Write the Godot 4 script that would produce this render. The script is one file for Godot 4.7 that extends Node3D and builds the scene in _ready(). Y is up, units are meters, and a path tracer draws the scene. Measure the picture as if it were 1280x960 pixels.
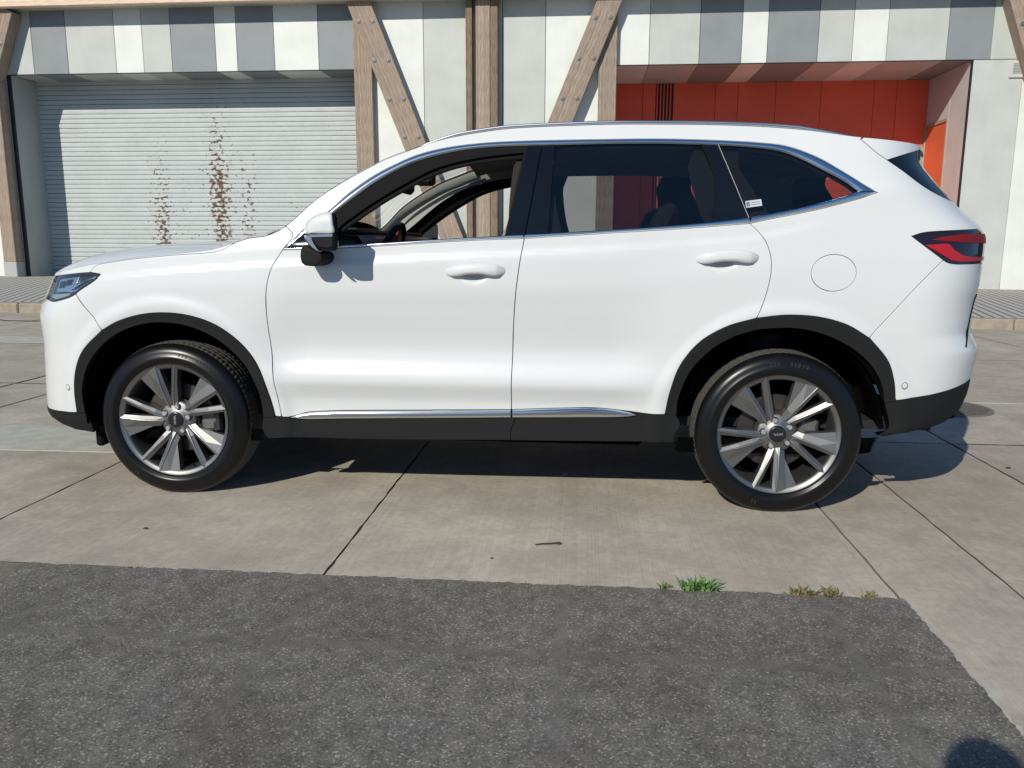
extends Node3D

# ---------------------------------------------------------------- measured shape of the car (metres, x to the rear, y up)
const BELT := [-2.400, 1.000, -1.900, 1.040, -1.500, 1.085, -1.150, 1.115, -0.790, 1.138, -0.430, 1.150, -0.145, 1.168, 0.270, 1.188, 0.640, 1.211, 0.880, 1.227, 1.070, 1.240, 1.200, 1.254, 1.300, 1.271, 1.470, 1.312, 1.640, 1.352, 1.800, 1.380, 2.400, 1.400]
const DOOR := [0.10, 0.845, 0.20, 0.870, 0.30, 0.886, 0.40, 0.886, 0.46, 0.891, 0.50, 0.905, 0.535, 0.9205, 0.550, 0.9255, 0.560, 0.9262, 0.580, 0.9245, 0.61, 0.915, 0.65, 0.900, 0.70, 0.893, 0.78, 0.904, 0.86, 0.924, 0.94, 0.939, 1.00, 0.939, 1.06, 0.929, 1.20, 0.915]
const FEND := [0.100, 0.845, 0.200, 0.870, 0.300, 0.890, 0.450, 0.905, 0.600, 0.918, 0.750, 0.928, 0.860, 0.934, 0.940, 0.935, 1.000, 0.928, 1.080, 0.914, 1.200, 0.899, 1.400, 0.875]
const XF := [0.150, -2.050, 0.220, -2.140, 0.280, -2.276, 0.340, -2.316, 0.400, -2.314, 0.500, -2.304, 0.600, -2.294, 0.700, -2.286, 0.760, -2.288, 0.800, -2.290, 0.840, -2.279, 0.880, -2.264, 0.920, -2.237, 0.960, -2.219, 1.000, -2.202, 1.040, -2.180, 1.100, -2.170, 1.300, -2.170]
const XR := [0.150, 2.000, 0.220, 2.053, 0.280, 2.117, 0.340, 2.203, 0.400, 2.304, 0.460, 2.330, 0.520, 2.347, 0.580, 2.356, 0.640, 2.362, 0.680, 2.368, 0.710, 2.370, 0.750, 2.352, 0.800, 2.326, 0.860, 2.326, 0.920, 2.330, 1.000, 2.345, 1.060, 2.350, 1.100, 2.353, 1.140, 2.357, 1.170, 2.358, 1.200, 2.356, 1.240, 2.336, 1.300, 2.268, 1.380, 2.190, 1.460, 2.123, 1.520, 2.085, 1.560, 2.085, 1.600, 2.085, 1.660, 2.070]
const ROOF_EDGE := [-2.240, 0.950, -2.190, 0.975, -2.050, 1.015, -1.900, 1.035, -1.810, 1.050, -1.700, 1.068, -1.472, 1.100, -1.280, 1.118, -1.132, 1.135, -1.035, 1.165, -0.960, 1.187, -0.900, 1.194, -0.841, 1.213, -0.788, 1.247, -0.660, 1.361, -0.531, 1.444, -0.444, 1.492, -0.375, 1.527, -0.269, 1.567, -0.182, 1.599, -0.094, 1.623, 0.048, 1.648, 0.188, 1.664, 0.398, 1.672, 0.640, 1.676, 0.879, 1.674, 1.081, 1.669, 1.280, 1.658, 1.410, 1.645, 1.537, 1.626, 1.632, 1.611, 1.730, 1.602, 1.843, 1.594, 1.968, 1.591, 2.085, 1.591]
const CROWN := [-2.24, 0.002, -2.19, 0.006, -2.10, 0.024, -2.00, 0.050, -1.90, 0.068, -1.80, 0.077, -1.50, 0.066, -1.20, 0.049, -1.00, 0.037, -0.85, 0.05, -0.60, 0.09, -0.30, 0.07, -0.10, 0.05, 0.30, 0.04, 1.50, 0.035, 2.085, 0.02]
const FRONT_CORNER := 0.55
const REAR_CORNER := 0.46
const S_FRONT := -1.72
const S_REAR := 1.86
const HALF := 0.92            # car centre plane lies this far behind the wheel faces
const WHEEL_X := 1.369
const WHEEL_Y := 0.352

# outlines on the body side: pairs (x, height)
const EDGES := {
	"door_front": [-0.805, 1.135, -0.845, 1.074, -0.872, 1.004, -0.885, 0.927, -0.888, 0.818, -0.881, 0.700, -0.869, 0.538, -0.860, 0.443, -0.852, 0.381],
	"belt_front": [-0.805, 1.135, -0.635, 1.140, -0.421, 1.151, -0.139, 1.169, 0.069, 1.181, 0.259, 1.188],
	"shut_mid": [0.259, 1.188, 0.242, 1.091, 0.225, 0.962, 0.214, 0.823, 0.208, 0.664, 0.205, 0.522, 0.203, 0.435],
	"low_front": [-0.852, 0.381, -0.830, 0.379, -0.801, 0.383, -0.738, 0.401, -0.635, 0.410, -0.523, 0.415, -0.154, 0.425, 0.203, 0.435],
	"belt_rear": [0.259, 1.188, 0.639, 1.213, 0.878, 1.228, 1.066, 1.242, 1.197, 1.253],
	"door_rear": [1.197, 1.253, 1.237, 1.216, 1.268, 1.172, 1.287, 1.116, 1.291, 1.054, 1.278, 0.971, 1.259, 0.907, 1.240, 0.862],
	"low_rear": [0.203, 0.435, 0.420, 0.447, 0.561, 0.452, 0.649, 0.447, 0.736, 0.439, 0.806, 0.432, 0.879, 0.433],
	"arch_rear_a": [0.879, 0.433, 0.897, 0.543, 0.936, 0.660, 1.014, 0.759, 1.117, 0.824, 1.240, 0.862],
	"arch_rear_b": [1.240, 0.862, 1.362, 0.876, 1.495, 0.869, 1.614, 0.837, 1.708, 0.783],
	"arch_rear_c": [1.708, 0.783, 1.791, 0.690, 1.827, 0.602, 1.844, 0.515],
	"arch_rear_in_a": [0.927, 0.433, 0.932, 0.514, 0.976, 0.631, 1.057, 0.725, 1.149, 0.783, 1.224, 0.809],
	"arch_rear_in_b": [1.224, 0.809, 1.260, 0.817, 1.405, 0.822, 1.519, 0.798, 1.617, 0.755, 1.702, 0.694, 1.761, 0.622, 1.792, 0.550, 1.799, 0.504],
	"gap_rear": [1.708, 0.783, 1.779, 0.869, 1.865, 0.975, 1.942, 1.062, 1.986, 1.106],
	"lamp_front": [1.986, 1.106, 1.922, 1.151, 1.853, 1.202],
	"lamp_top": [1.853, 1.202, 1.904, 1.217, 2.012, 1.225, 2.187, 1.233],
	"lamp_low": [1.986, 1.106, 2.002, 1.097, 2.036, 1.090, 2.106, 1.089, 2.209, 1.090],
	"gate_edge": [2.187, 1.233, 2.116, 1.297, 2.105, 1.350],
	"glass_low": [2.105, 1.350, 2.040, 1.358, 1.927, 1.398, 1.824, 1.469, 1.758, 1.513],
	"spoiler_gap": [1.758, 1.513, 1.711, 1.545, 1.673, 1.579, 1.651, 1.599],
	"fin_top": [1.758, 1.513, 1.840, 1.538, 1.949, 1.570],
	"dlo_top": [-0.805, 1.135, -0.780, 1.157, -0.709, 1.228, -0.601, 1.308, -0.525, 1.378, -0.423, 1.453, -0.319, 1.509, -0.232, 1.547, -0.126, 1.575, -0.003, 1.593, 0.129, 1.603, 0.326, 1.608, 0.634, 1.610, 0.851, 1.610, 1.070, 1.602, 1.237, 1.591, 1.353, 1.575, 1.466, 1.531, 1.579, 1.464, 1.669, 1.405, 1.708, 1.380],
	"belt_quarter": [1.708, 1.380, 1.687, 1.372, 1.633, 1.353, 1.461, 1.308, 1.289, 1.273, 1.197, 1.253],
	"pillar_gap": [-0.798, 1.239, -0.762, 1.199, -0.805, 1.135],
	"hood_line": [-1.725, 1.031, -1.691, 1.062, -1.609, 1.078, -1.472, 1.096, -1.281, 1.113, -1.132, 1.124, -1.078, 1.139, -1.028, 1.167],
	"arch_front_a": [-0.883, 0.382, -0.901, 0.474, -0.933, 0.597, -0.997, 0.705, -1.082, 0.780, -1.168, 0.823, -1.266, 0.848, -1.367, 0.855, -1.472, 0.845, -1.582, 0.814, -1.669, 0.770],
	"arch_front_b": [-1.669, 0.770, -1.774, 0.678, -1.828, 0.585, -1.855, 0.481, -1.860, 0.372],
	"arch_front_in": [-1.815, 0.374, -1.816, 0.472, -1.786, 0.566, -1.733, 0.649, -1.643, 0.730, -1.541, 0.782, -1.426, 0.810, -1.300, 0.808, -1.203, 0.782, -1.118, 0.738, -1.042, 0.673, -0.985, 0.596, -0.944, 0.485, -0.938, 0.377],
	"gap_front": [-1.669, 0.770, -1.702, 0.819, -1.717, 0.839, -1.759, 0.886, -1.794, 0.932],
	"lamp_front_low": [-1.794, 0.932, -1.769, 0.949, -1.688, 0.997, -1.667, 1.023],
	"lamp_front_top": [-1.725, 1.031, -1.796, 1.026, -2.016, 1.004],
	"lamp_front_under": [-2.005, 0.897, -1.947, 0.892, -1.885, 0.902, -1.824, 0.918, -1.794, 0.932],
	"bumper_low": [-1.860, 0.372, -1.954, 0.365, -2.049, 0.359, -2.119, 0.353],
	"lip_low": [-2.064, 0.313, -1.986, 0.295, -1.883, 0.284, -1.790, 0.275],
	"lip_end": [-1.790, 0.275, -1.795, 0.319, -1.813, 0.370],
	"sill_low_front": [-0.833, 0.284, -0.379, 0.285, -0.084, 0.290, 0.203, 0.296],
	"sill_low_rear": [0.203, 0.296, 0.564, 0.301, 0.918, 0.309],
	"rear_low_top": [1.799, 0.504, 1.844, 0.515, 1.991, 0.538, 2.127, 0.566, 2.218, 0.584],
	"rear_low_bottom": [2.147, 0.429, 2.089, 0.407, 1.980, 0.384, 1.786, 0.356],
	"strip_front_top": [-0.809, 0.380, -0.738, 0.401, -0.635, 0.410, -0.523, 0.415, -0.154, 0.425, 0.200, 0.435],
	"strip_front_low": [-0.809, 0.378, -0.742, 0.368, -0.637, 0.371, -0.524, 0.375, -0.155, 0.386, 0.200, 0.397],
	"strip_rear_top": [0.208, 0.436, 0.420, 0.448, 0.561, 0.452, 0.649, 0.448, 0.719, 0.439, 0.754, 0.429],
	"strip_rear_low": [0.208, 0.397, 0.421, 0.402, 0.562, 0.406, 0.650, 0.409, 0.720, 0.417, 0.754, 0.427],
	"dlo_in_top": [-0.783, 1.143, -0.744, 1.171, -0.683, 1.221, -0.581, 1.298, -0.506, 1.357, -0.410, 1.427, -0.310, 1.484, -0.223, 1.521, -0.117, 1.551, 0.002, 1.572, 0.132, 1.582, 0.328, 1.586, 0.634, 1.590, 0.851, 1.589, 1.069, 1.581, 1.228, 1.569, 1.326, 1.553, 1.406, 1.521, 1.499, 1.470, 1.578, 1.425, 1.633, 1.384],
	"dlo_in_low": [1.633, 1.384, 1.591, 1.369, 1.400, 1.317, 1.193, 1.278, 1.066, 1.261, 0.878, 1.243, 0.639, 1.226, 0.261, 1.205, 0.172, 1.200, -0.139, 1.181, -0.421, 1.163, -0.635, 1.150, -0.783, 1.143],
	"open_top": [-0.564, 1.211, -0.555, 1.237, -0.483, 1.293, -0.397, 1.352, -0.294, 1.414, -0.173, 1.478, -0.086, 1.509, 0.001, 1.529, 0.088, 1.543, 0.193, 1.554, 0.245, 1.558],
	"open_rear": [0.245, 1.558, 0.210, 1.384, 0.175, 1.199],
	"open_low": [0.175, 1.199, -0.139, 1.182, -0.421, 1.162, -0.559, 1.154],
	"open_front": [-0.559, 1.154, -0.564, 1.211],
	"pillar_front_line": [0.260, 1.584, 0.220, 1.384, 0.184, 1.200],
	"shut_glass": [0.323, 1.586, 0.261, 1.203],
	"rear_glass_front": [0.378, 1.587, 0.359, 1.210],
	"rear_glass_back": [1.004, 1.584, 1.056, 1.437, 1.043, 1.256],
	"quarter_front": [1.076, 1.581, 1.139, 1.423, 1.197, 1.276],
	"headlight_inner": [-1.693, 1.016, -1.794, 1.014, -1.900, 1.001, -1.947, 0.964, -1.961, 0.916, -1.915, 0.910, -1.836, 0.933, -1.756, 0.969, -1.693, 1.016],
}

var rng := RandomNumberGenerator.new()
var M := {}
var grid_s := PackedFloat32Array()
var grid_y := PackedFloat32Array()
var grid_p := PackedVector3Array()
var grid_n := PackedVector3Array()
var edge_cache := {}

# ================================================================= mesh builder
class MB:
	var v := PackedVector3Array()
	var n := PackedVector3Array()
	var uv := PackedVector2Array()

	func tri(a: Vector3, b: Vector3, c: Vector3, na: Vector3, nb: Vector3, nc: Vector3, ua := Vector2.ZERO, ub := Vector2.ZERO, uc := Vector2.ZERO) -> void:
		if (b - a).cross(c - a).dot(na + nb + nc) > 0.0:
			v.append(a); v.append(c); v.append(b)
			n.append(na); n.append(nc); n.append(nb)
			uv.append(ua); uv.append(uc); uv.append(ub)
		else:
			v.append(a); v.append(b); v.append(c)
			n.append(na); n.append(nb); n.append(nc)
			uv.append(ua); uv.append(ub); uv.append(uc)

	func flat(a: Vector3, b: Vector3, c: Vector3, towards: Vector3) -> void:
		var q := (b - a).cross(c - a)
		if q.length() < 1e-12:
			return
		q = q.normalized()
		if q.dot(towards) < 0.0:
			q = -q
		tri(a, b, c, q, q, q)

	func quad(a: Vector3, b: Vector3, c: Vector3, d: Vector3, towards: Vector3) -> void:
		var q := (c - a).cross(d - b).normalized()
		if q.dot(towards) < 0.0:
			q = -q
		tri(a, b, c, q, q, q)
		tri(a, c, d, q, q, q)

	func quad_uv(p: Array, towards: Vector3, t: Array) -> void:
		var q: Vector3 = (p[2] - p[0]).cross(p[3] - p[1]).normalized()
		if q.dot(towards) < 0.0:
			q = -q
		tri(p[0], p[1], p[2], q, q, q, t[0], t[1], t[2])
		tri(p[0], p[2], p[3], q, q, q, t[0], t[2], t[3])

	# a box with chamfered edges; uv in metres, u along the axis «along»
	func box(lo: Vector3, hi: Vector3, c: float, at := Transform3D.IDENTITY, along := 0) -> void:
		var mid := (lo + hi) * 0.5
		var h := (hi - lo) * 0.5
		c = minf(c, minf(h.x, minf(h.y, h.z)) * 0.98)
		for ax in 3:
			var b := (ax + 1) % 3
			var d := (ax + 2) % 3
			for s in [-1.0, 1.0]:
				var nn := Vector3.ZERO
				nn[ax] = s
				var pts := []
				var ts := []
				for k in [[-1, -1], [1, -1], [1, 1], [-1, 1]]:
					var p := Vector3.ZERO
					p[ax] = s * h[ax]
					p[b] = k[0] * (h[b] - c)
					p[d] = k[1] * (h[d] - c)
					pts.append(at * (mid + p))
					var u: float = p[b] if b == along else p[d]
					var w: float = p[d] if b == along else p[b]
					if ax == along:
						u = p[b]; w = p[d]
					ts.append(Vector2(u + mid.x * 0.37, w + ax * 0.31 + mid.z))
				quad_uv(pts, at.basis * nn, ts)
		if c <= 0.0:
			return
		for ax in 3:          # edges run along ax
			var b := (ax + 1) % 3
			var d := (ax + 2) % 3
			for sb in [-1.0, 1.0]:
				for sd in [-1.0, 1.0]:
					var pts := []
					var ts := []
					for k in [[-1, 0], [1, 0], [1, 1], [-1, 1]]:
						var p := Vector3.ZERO
						p[ax] = k[0] * (h[ax] - c)
						p[b] = sb * (h[b] - (c if k[1] == 1 else 0.0))
						p[d] = sd * (h[d] - (0.0 if k[1] == 1 else c))
						pts.append(at * (mid + p))
						ts.append(Vector2(p[along] + mid.x * 0.37, p[b if b != along else d] + mid.z))
					var nn := Vector3.ZERO
					nn[b] = sb
					nn[d] = sd
					quad_uv(pts, at.basis * nn, ts)
		for sx in [-1.0, 1.0]:
			for sy in [-1.0, 1.0]:
				for sz in [-1.0, 1.0]:
					var s3 := Vector3(sx, sy, sz)
					var a := mid + s3 * (h - Vector3(0, c, c))
					var b2 := mid + s3 * (h - Vector3(c, 0, c))
					var c2 := mid + s3 * (h - Vector3(c, c, 0))
					flat(at * a, at * b2, at * c2, at.basis * s3)

	# rows of points with smooth normals; outward tells the side
	func grid(rows: Array, outward: Callable, close_rows := false, close_cols := false) -> void:
		var nr := rows.size()
		var nc: int = rows[0].size()
		var nn := []
		for i in nr:
			var line := PackedVector3Array()
			for j in nc:
				var i0 := (i - 1 + nr) % nr if close_rows else maxi(i - 1, 0)
				var i1 := (i + 1) % nr if close_rows else mini(i + 1, nr - 1)
				var j0 := (j - 1 + nc) % nc if close_cols else maxi(j - 1, 0)
				var j1 := (j + 1) % nc if close_cols else mini(j + 1, nc - 1)
				var q: Vector3 = (rows[i1][j] - rows[i0][j]).cross(rows[i][j1] - rows[i][j0])
				var o: Vector3 = outward.call(rows[i][j])
				if q.length() < 1e-12:
					q = o
				q = q.normalized()
				if q.dot(o) < 0.0:
					q = -q
				line.append(q)
			nn.append(line)
		for i in (nr if close_rows else nr - 1):
			var k := (i + 1) % nr
			for j in (nc if close_cols else nc - 1):
				var l := (j + 1) % nc
				tri(rows[i][j], rows[k][j], rows[k][l], nn[i][j], nn[k][j], nn[k][l], Vector2(i, j) * 0.05, Vector2(i + 1, j) * 0.05, Vector2(i + 1, j + 1) * 0.05)
				tri(rows[i][j], rows[k][l], rows[i][l], nn[i][j], nn[k][l], nn[i][l], Vector2(i, j) * 0.05, Vector2(i + 1, j + 1) * 0.05, Vector2(i, j + 1) * 0.05)

	# profile: list of Vector2(radius, along); turned round the z axis
	func lathe(profile: Array, seg: int, smooth := true, at := Transform3D.IDENTITY) -> void:
		var np := profile.size()
		for k in np - 1:
			var p: Vector2 = profile[k]
			var q: Vector2 = profile[k + 1]
			var d := q - p
			if d.length() < 1e-9:
				continue
			var nf := Vector2(d.y, -d.x).normalized()    # (radial, along)
			var n0 := nf
			var n1 := nf
			if smooth and k > 0:
				var e: Vector2 = p - profile[k - 1]
				var ne := Vector2(e.y, -e.x).normalized()
				if ne.dot(nf) > 0.55:
					n0 = (ne + nf).normalized()
			if smooth and k < np - 2:
				var e2: Vector2 = profile[k + 2] - q
				var ne2 := Vector2(e2.y, -e2.x).normalized()
				if ne2.dot(nf) > 0.55:
					n1 = (ne2 + nf).normalized()
			for i in seg:
				var a := TAU * i / seg
				var b := TAU * (i + 1) / seg
				var ca := Vector3(cos(a), sin(a), 0)
				var cb := Vector3(cos(b), sin(b), 0)
				var p0 := ca * p.x + Vector3(0, 0, p.y)
				var p1 := cb * p.x + Vector3(0, 0, p.y)
				var q0 := ca * q.x + Vector3(0, 0, q.y)
				var q1 := cb * q.x + Vector3(0, 0, q.y)
				var m0a := at.basis * (ca * n0.x + Vector3(0, 0, n0.y))
				var m0b := at.basis * (cb * n0.x + Vector3(0, 0, n0.y))
				var m1a := at.basis * (ca * n1.x + Vector3(0, 0, n1.y))
				var m1b := at.basis * (cb * n1.x + Vector3(0, 0, n1.y))
				if p.x > 1e-7:
					tri(at * p0, at * p1, at * q1, m0a, m0b, m1b)
				if q.x > 1e-7:
					tri(at * p0, at * q1, at * q0, m0a, m1b, m1a)

	# a round bar along points
	func tube(pts: Array, r: float, seg := 8, squash := 1.0, r_end := -1.0) -> void:
		var rows := []
		var ref := Vector3.UP
		for i in pts.size():
			var d: Vector3 = (pts[mini(i + 1, pts.size() - 1)] - pts[maxi(i - 1, 0)]).normalized()
			if absf(d.dot(ref)) > 0.97:
				ref = Vector3.RIGHT
			var a := d.cross(ref).normalized()
			var b := a.cross(d).normalized()
			var rr: float = r if r_end < 0.0 else lerpf(r, r_end, float(i) / (pts.size() - 1))
			var row := PackedVector3Array()
			for k in seg:
				var t := TAU * k / seg
				row.append(pts[i] + a * cos(t) * rr + b * sin(t) * rr * squash)
			rows.append(row)
		for i in rows.size() - 1:
			for k in seg:
				var l := (k + 1) % seg
				var na: Vector3 = (rows[i][k] - pts[i]).normalized()
				var nb: Vector3 = (rows[i][l] - pts[i]).normalized()
				var nc: Vector3 = (rows[i + 1][l] - pts[i + 1]).normalized()
				var nd: Vector3 = (rows[i + 1][k] - pts[i + 1]).normalized()
				tri(rows[i][k], rows[i][l], rows[i + 1][l], na, nb, nc, Vector2(i, k), Vector2(i, k + 1), Vector2(i + 1, k + 1))
				tri(rows[i][k], rows[i + 1][l], rows[i + 1][k], na, nc, nd, Vector2(i, k), Vector2(i + 1, k + 1), Vector2(i + 1, k))
		for e in [0, rows.size() - 1]:
			var out: Vector3 = pts[0] - pts[1] if e == 0 else pts[e] - pts[e - 1]
			for k in range(1, seg - 1):
				flat(rows[e][0], rows[e][k], rows[e][k + 1], out)

	# a flat outline (x, y) given thickness from z0 (back) to z1 (front) with a chamfer on the front edge
	func slab(outline: PackedVector2Array, z0: float, z1: float, c: float, at := Transform3D.IDENTITY, back := true) -> void:
		var o := outline
		if Geometry2D.is_polygon_clockwise(o):
			o.reverse()
		var top := o
		if c > 0.0:
			var ins := Geometry2D.offset_polygon(o, -c)
			if ins.size() > 0:
				top = ins[0]
		var id := Geometry2D.triangulate_polygon(top)
		for i in range(0, id.size(), 3):
			flat(at * Vector3(top[id[i]].x, top[id[i]].y, z1), at * Vector3(top[id[i + 1]].x, top[id[i + 1]].y, z1), at * Vector3(top[id[i + 2]].x, top[id[i + 2]].y, z1), at.basis * Vector3(0, 0, 1))
		if back:
			var ib := Geometry2D.triangulate_polygon(o)
			for i in range(0, ib.size(), 3):
				flat(at * Vector3(o[ib[i]].x, o[ib[i]].y, z0), at * Vector3(o[ib[i + 1]].x, o[ib[i + 1]].y, z0), at * Vector3(o[ib[i + 2]].x, o[ib[i + 2]].y, z0), at.basis * Vector3(0, 0, -1))
		for i in o.size():
			var p := o[i]
			var q := o[(i + 1) % o.size()]
			var e := (q - p).normalized()
			var outw := Vector3(e.y, -e.x, 0)
			quad(at * Vector3(p.x, p.y, z0), at * Vector3(q.x, q.y, z0), at * Vector3(q.x, q.y, z1 - c), at * Vector3(p.x, p.y, z1 - c), at.basis * outw)
			if c > 0.0 and top.size() == o.size():
				var best := 0
				var bd := 1e9
				for k in top.size():
					var dd := top[k].distance_to(p)
					if dd < bd:
						bd = dd; best = k
				var best2 := 0
				bd = 1e9
				for k in top.size():
					var dd := top[k].distance_to(q)
					if dd < bd:
						bd = dd; best2 = k
				quad(at * Vector3(p.x, p.y, z1 - c), at * Vector3(q.x, q.y, z1 - c), at * Vector3(top[best2].x, top[best2].y, z1), at * Vector3(top[best].x, top[best].y, z1), at.basis * (outw + Vector3(0, 0, 1)))
			elif c > 0.0:
				pass

	func mesh(flip := false) -> ArrayMesh:
		var a := []
		a.resize(Mesh.ARRAY_MAX)
		if not flip:
			a[Mesh.ARRAY_VERTEX] = v
			a[Mesh.ARRAY_NORMAL] = n
			a[Mesh.ARRAY_TEX_UV] = uv
		else:
			var vv := PackedVector3Array()
			var vn := PackedVector3Array()
			var vu := PackedVector2Array()
			for i in range(0, v.size(), 3):
				for k in [0, 2, 1]:
					var p := v[i + k]
					var q := n[i + k]
					vv.append(Vector3(p.x, p.y, -p.z))
					vn.append(Vector3(q.x, q.y, -q.z))
					vu.append(uv[i + k])
			a[Mesh.ARRAY_VERTEX] = vv
			a[Mesh.ARRAY_NORMAL] = vn
			a[Mesh.ARRAY_TEX_UV] = vu
		var m := ArrayMesh.new()
		m.add_surface_from_arrays(Mesh.PRIMITIVE_TRIANGLES, a)
		return m

# ================================================================= small helpers
var used_names := {}

func numbered(parent: Node, called: String) -> String:
	var key := str(parent.get_instance_id()) + called
	var k: int = used_names.get(key, 0)
	used_names[key] = k + 1
	return called if k == 0 else "%s_%03d" % [called, k]

func put(called: String, mesh: Mesh, mat: Material, parent: Node = self) -> MeshInstance3D:
	var o := MeshInstance3D.new()
	o.name = numbered(parent, called)
	o.mesh = mesh
	o.material_override = mat
	parent.add_child(o, true)
	return o

func thing(called: String, label: String, category: String, at := Vector3.ZERO, group := "") -> Node3D:
	var o := Node3D.new()
	o.name = numbered(self, called)
	o.position = at
	add_child(o, true)
	tag(o, label, category, group)
	return o

func tag(o: Node, label: String, category: String, group := "") -> void:
	o.set_meta("label", label)
	o.set_meta("category", category)
	if group != "":
		o.set_meta("group", group)

func structure(o: Node, label: String, category: String) -> void:
	tag(o, label, category)
	o.set_meta("kind", "structure")

func curve(K: Array, x: float) -> float:
	var c := K.size() / 2
	if x <= K[0]:
		return K[1]
	if x >= K[2 * c - 2]:
		return K[2 * c - 1]
	var i := 0
	while K[2 * i + 2] < x:
		i += 1
	var x0: float = K[2 * i]
	var y0: float = K[2 * i + 1]
	var x1: float = K[2 * i + 2]
	var y1: float = K[2 * i + 3]
	var h := x1 - x0
	var d := (y1 - y0) / h
	var m0 := d
	var m1 := d
	if i > 0:
		var dp: float = (y0 - K[2 * i - 1]) / (x0 - K[2 * i - 2])
		m0 = 0.0 if dp * d <= 0.0 else 2.0 * dp * d / (dp + d)
	if i < c - 2:
		var dn: float = (K[2 * i + 5] - y1) / (K[2 * i + 4] - x1)
		m1 = 0.0 if dn * d <= 0.0 else 2.0 * dn * d / (dn + d)
	var t := (x - x0) / h
	return y0 * (1 + 2 * t) * (1 - t) * (1 - t) + m0 * h * t * (1 - t) * (1 - t) + y1 * t * t * (3 - 2 * t) + m1 * h * t * t * (t - 1)

func sst(a: float, b: float, x: float) -> float:
	return smoothstep(a, b, x)

# ================================================================= the car's side surface
func side_w(x: float, y: float) -> float:
	var b := curve(BELT, x)
	var ds := sst(-1.05, -0.70, x) * (1.0 - sst(0.62, 0.98, x))
	var yy := minf(y, b + 0.02)
	var k := yy if yy < 0.8 else 0.8 + (yy - 0.8) * 0.275 / (b - 0.8)
	var w := 0.0
	if ds < 1.0:
		w += curve(FEND, k) * (1.0 - ds)
	if ds > 0.0:
		w += curve(DOOR, k) * ds
	var yc := b - 0.062
	w -= 0.006 * sst(yc - 0.004, yc + 0.008, y) * sst(-2.0, -1.7, x) * (1.0 - sst(1.35, 1.55, x))
	var r := minf(Vector2(x + 1.369, y - 0.36).length(), Vector2(x - 1.369, y - 0.36).length())
	w += 0.011 * (1.0 - sst(0.525, 0.585, r)) - 0.009 * (1.0 - sst(0.455, 0.535, r))
	var h := y - b
	if h > -0.02:
		var hp := maxf(h, 0.0)
		w -= (0.30 * hp + 0.16 * hp * hp) * sst(-0.02, 0.06, h)
	w -= 0.055 * sst(0.9, 2.3, x) * (0.4 + 0.6 * sst(0.9, 1.4, y))
	if x < -1.3:
		w -= 0.05 * (1.0 - sst(-2.3, -1.3, x))
	# hollows behind the door handles
	for q in [Vector2(0.045, 1.030), Vector2(1.088, 1.090)]:
		var e := Vector2((x - q.x) / 0.066, (y - q.y - 0.006) / 0.036).length()
		w -= 0.036 * (1.0 - sst(0.30, 1.0, e))
	return w

func corner(t: float, n: float) -> float:
	if t >= 1.0:
		return 1.0
	t = maxf(t, 0.0)
	return pow(1.0 - pow(1.0 - t, n), 1.0 / n)

func side_z(x: float, y: float) -> float:
	return side_w(x, y) * corner((x - curve(XF, y)) / FRONT_CORNER, 2.35) * corner((curve(XR, y) - x) / REAR_CORNER, 2.5)

func x_of(s: float, y: float) -> float:
	var f := curve(XF, y)
	var r := curve(XR, y)
	if s < S_FRONT:
		return f + FRONT_CORNER * (1.0 - sin(minf((S_FRONT - s) / FRONT_CORNER, PI / 2)))
	if s > S_REAR:
		return r - REAR_CORNER * (1.0 - sin(minf((s - S_REAR) / REAR_CORNER, PI / 2)))
	return lerpf(f + FRONT_CORNER, r - REAR_CORNER, (s - S_FRONT) / (S_REAR - S_FRONT))

func s_of(x: float, y: float) -> float:
	var a := curve(XF, y) + FRONT_CORNER
	var b := curve(XR, y) - REAR_CORNER
	if x < a:
		return S_FRONT - FRONT_CORNER * asin(clampf((a - x) / FRONT_CORNER, 0.0, 1.0))
	if x > b:
		return S_REAR + REAR_CORNER * asin(clampf((x - b) / REAR_CORNER, 0.0, 1.0))
	return S_FRONT + (x - a) / (b - a) * (S_REAR - S_FRONT)

func build_side_grid() -> void:
	var s := S_FRONT - FRONT_CORNER * PI / 2
	var s1 := S_REAR + REAR_CORNER * PI / 2
	var ns := 320
	for i in ns + 1:
		grid_s.append(lerpf(s, s1, float(i) / ns))
	var ny := 128
	for j in ny + 1:
		grid_y.append(lerpf(0.14, 1.70, float(j) / ny))
	for i in ns + 1:
		for j in ny + 1:
			var x := x_of(grid_s[i], grid_y[j])
			var w := side_z(x, grid_y[j])
			if i == 0 or i == ns:
				w = 0.0
			grid_p.append(Vector3(x, grid_y[j], w))
	var nj := ny + 1
	for i in ns + 1:
		for j in nj:
			var ds := grid_p[mini(i + 1, ns) * nj + j] - grid_p[maxi(i - 1, 0) * nj + j]
			var dy := grid_p[i * nj + mini(j + 1, ny)] - grid_p[i * nj + maxi(j - 1, 0)]
			var q := ds.cross(dy).normalized()
			if i == 0:
				q.z = 0.0
				q = q.normalized()
			if i == ns:
				q.z = 0.0
				q = q.normalized()
			grid_n.append(q)

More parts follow.
